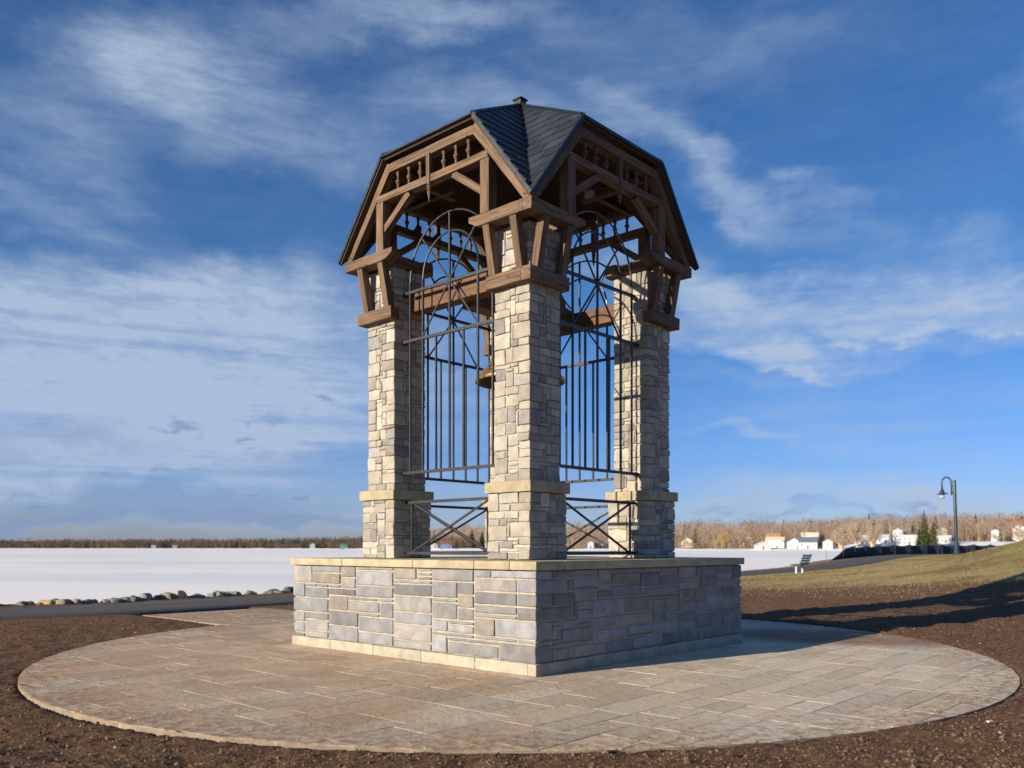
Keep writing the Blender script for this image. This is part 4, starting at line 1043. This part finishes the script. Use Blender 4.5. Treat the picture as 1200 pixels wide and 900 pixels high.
mass('distant_treeline', -420, 560, 1.6, 12, 60, (5, 14), [(.11, .08, .06), (.07, .052, .045), (.14, .10, .07)], 9, 2.0, .15)

# houses on the far shore
M_WIN = plain('window glass', (.04, .05, .07), .15, 0, 5, .1)
def house(px, tt, w, d, h, rh, wall, roofc, label, rz=0.0, gable_front=True, chim=False, wins=3, door=True, storeys=1, name='house', zoff=0.0):
    x, y = far_xy(px, tt); r_ = empty(name, (x, y, float(far_z(px, tt)) + zoff), R(rz) + math.atan2(-(x), y)); tag(r_, label, 'house' if name == 'house' else name.replace('_', ' '))
    q = MB()
    if gable_front:
        v = [(-w/2, -d/2, -.8), (w/2, -d/2, -.8), (w/2, d/2, -.8), (-w/2, d/2, -.8), (-w/2, -d/2, h), (w/2, -d/2, h), (w/2, d/2, h), (-w/2, d/2, h), (0, -d/2, h + rh), (0, d/2, h + rh)]
        f = [(0, 1, 5, 8, 4), (2, 3, 7, 9, 6), (1, 2, 6, 5), (3, 0, 4, 7)]
    else:
        v = [(-w/2, -d/2, -.8), (w/2, -d/2, -.8), (w/2, d/2, -.8), (-w/2, d/2, -.8), (-w/2, -d/2, h), (w/2, -d/2, h), (w/2, d/2, h), (-w/2, d/2, h), (-w/2, 0, h + rh), (w/2, 0, h + rh)]
        f = [(0, 1, 5, 4), (2, 3, 7, 6), (1, 2, 6, 9, 5), (3, 0, 4, 8, 7)]
    q.add(v, f, wall); q.build('wall', M_TINT, r_)
    q = MB(); e = .4; T = Matrix.Identity(4) if gable_front else Matrix.Rotation(math.pi / 2, 4, 'Z'); W, Dd = (w, d) if gable_front else (d, w)
    for s in (-1, 1):
        a = Vector((0, 0, h + rh + .08)); sl = rh / (W / 2); b0 = Vector((s * (W / 2 + e), 0, h - sl * e + .08)); th = .16
        vv = [(a.x, -Dd/2 - e, a.z), (b0.x, -Dd/2 - e, b0.z), (b0.x, Dd/2 + e, b0.z), (a.x, Dd/2 + e, a.z)]
        vv += [(p[0], p[1], p[2] + th) for p in vv]
        q.add(vv, [(0, 1, 2, 3), (7, 6, 5, 4), (0, 4, 5, 1), (1, 5, 6, 2), (2, 6, 7, 3), (3, 7, 4, 0)], roofc, None, T)
    ro = q.build('roof', M_TINT, r_)
    if chim: q = MB(); rbox(q, (w * .2, 0, h + rh * .9), (.35, .35, .8), .02, 1, 0, 1, (.30, .16, .12)); q.build('chimney', M_TINT, ro)
    for st_ in range(storeys):
        for i in range(wins):
            xx = -w / 2 + w * (i + .5) / wins; z = h / storeys * (st_ + .55)
            if door and st_ == 0 and i == wins // 2:
                q = MB(); rbox(q, (xx, -d/2 - .03, 1.0), (.5, .04, 1.0), .01, 1, 0, 1, (.12, .10, .09)); q.build('door', M_TINT, r_); continue
            q = MB(); rbox(q, (xx, -d/2 - .02, z), (.62, .04, .58), .01, 1, 0, 1, (.75, .75, .74)); wo = q.build('window', M_TINT, r_)
            q = MB(); rbox(q, (xx, -d/2 - .05, z), (.5, .03, .46), .005, 1); q.build('pane', M_WIN, wo)
    return r_
WH = (.45, .46, .47); CR_ = (.62, .55, .43); DK = (.09, .08, .08); SN = (.58, .59, .61); BR = (.20, .11, .08); BL = (.12, .16, .24)
house(893.5, 8, 10.5, 9, 3.2, 2.3, WH, SN, 'low white boathouse with white gable at the edge of the ice', 8, True, wins=1, name='boathouse')
house(909, 34, 13, 9, 5.6, 2.2, (.74, .76, .70), (.62, .52, .38), 'white two-storey house with balcony and tan roof just right of the boathouse', -8, False, True, 4, True, 2)
house(906, 70, 9, 8, 8.5, 2.2, (.55, .47, .34), (.45, .25, .14), 'house with orange brown roof above and behind the balcony house', 10, False, False, 3, True, 2)
house(930, 22, 8.5, 8, 4.8, 2.4, (.70, .70, .66), (.20, .19, .19), 'small pale house with front gable between balcony house and grey roofed house', 4, True, False, 2, True, 1)
house(947.5, 20, 12.5, 9, 4.6, 3.4, WH, (.11, .14, .19), 'white house with big slate grey roof on the far shore behind the bench', -6, False, False, 3, True, 1)
house(949, 60, 12, 8, 9.0, 2.0, (.68, .62, .52), (.66, .60, .50), 'cream building rising behind the slate grey roof', 0, False, False, 4, False, 2)
house(970, 12, 6.5, 6, 4.8, 1.8, WH, SN, 'narrow white shed left of the pale multi-stemmed trees', 0, True, False, 1, False, 1, 'shed')
house(879, 52, 9, 7, 4.0, 2.5, (.25, .10, .07), BR, 'dark red brown cabin left of the boathouse', 0, False, False, 3, True, 1, 'cabin')
house(877, 100, 8, 7, 5, 3, CR_, (.5, .48, .44), 'cream house with pale gable among the trees above the red brown cabin', 0, True, False, 2, False, 1)
house(805, 60, 9, 7, 5, 3, (.60, .54, .40), (.42, .36, .26), 'cream gabled house among trees at the right side of the tower', 0, True, False, 2, False, 1)
house(1011, 40, 8, 8, 3.6, 2.3, WH, SN, 'white house seen between the pale multi-stemmed trees', 0, False, False, 3, True, 1)
house(1034, 45, 8, 7, 3.8, 2.0, (.55, .62, .68), (.45, .48, .52), 'pale blue cottage left of the long white house', 0, False, False, 2, True, 1, 'cottage')
house(1063, 34, 17, 9, 4.8, 1.6, WH, (.66, .67, .70), 'long white two-storey house left of the tall spruce', 0, False, False, 6, True, 2)
house(1052, 60, 6.5, 8, 7.8, 1.8, WH, SN, 'white upper gable rising behind the left end of the long white house', 0, True, False, 2, False, 2)
house(1106, 44, 9, 8, 3.2, 1.8, WH, SN, 'white bungalow half hidden right of the tall spruces', 0, False, False, 4, True, 1)
house(1105, 85, 5, 6, 8.0, 1.6, WH, SN, 'small white house up the slope right of the spruces, left of the lamp post', 0, True, False, 1, False, 1)
house(1166, 60, 4.5, 5, 7.0, 1.4, WH, SN, 'narrow white house among bare trees near the hill on the right', 0, True, False, 1, False, 1)
house(1192, 150, 15, 10, 11, 2.5, (.26, .075, .055), (.24, .07, .05), 'big red house high in the trees at the right edge', 0, False, True, 5, False, 2, zoff=1)
house(1195, 80, 9, 8, 9, 2, (.66, .66, .62), SN, 'white house below the big red house at the right edge', 0, True, False, 2, True, 1)
house(507, 10, 10, 8, 4.0, 2.2, WH, (.6, .6, .6), 'white cottage seen low through the left gate beside the left pillar', 0, True, False, 2, True, 1, 'cottage')
house(523, 16, 11, 8, 4.6, 2.6, (.14, .20, .34), (.22, .10, .09), 'blue walled garage with red brown roof seen through the left gate', 0, False, False, 2, True, 1, 'garage')
house(692, 18, 5.0, 6, 4.6, 1.6, WH, (.10, .12, .18), 'white house with dark blue roof seen through the right gate', 0, True, False, 1, True, 1)
house(702, 30, 6.5, 6, 3.6, 2.2, (.35, .36, .40), (.12, .13, .18), 'low grey house right of the white one seen through the right gate', 0, False, False, 2, True, 1)
house(366, 8, 6.5, 6, 5.5, 2.2, WH, (.6, .6, .6), 'tiny white house on the far treeline left of the tower', 0, True, False, 1, False, 1)
house(403, 8, 9, 6, 4.0, 2.2, (.12, .28, .26), (.10, .22, .22), 'tiny green roofed boathouse on the far treeline beside the left pillar', 0, False, False, 2, False, 1, 'boathouse')
for px, w, lb in ((3, 16, 'leftmost tiny pale building on the distant treeline'), (25, 30, 'long low pale building on the distant treeline near the left edge'), (38, 14, 'short pale building right of the long low one on the distant treeline')):
    house(px, 260, w, 9, 11.5, 1.5, (.58, .53, .46), (.5, .48, .46), lb, 0, False, False, 4, False, 2, 'distant_building')
for px, lb in ((180, 'first tiny white cottage on the distant left shore'), (205, 'pair-like white cottage right of the first on the distant left shore')):
    house(px, 16, 7, 6, 3.0, 1.6, (.5, .5, .49), (.5, .5, .52), lb, 0, False, False, 2, False, 1, 'cottage')

# a scrap of pale stone lying on the soil at the lower right
q = MB(); rbox(q, (0, 0, 0), (.045, .02, .008), .006, .02, .006, 20, (.62, .58, .52)); o = q.build('pale_stone_chip', M_TINT, None, True)
cx_, cy_ = px2xy(1160, 1509 / (845 - 641.5)); o.location = (cx_, cy_, gz(cx_, cy_) + .012); o.rotation_euler = (0, 0, .5); tag(o, 'flat pale stone chip lying alone on the brown soil at lower right', 'stone')
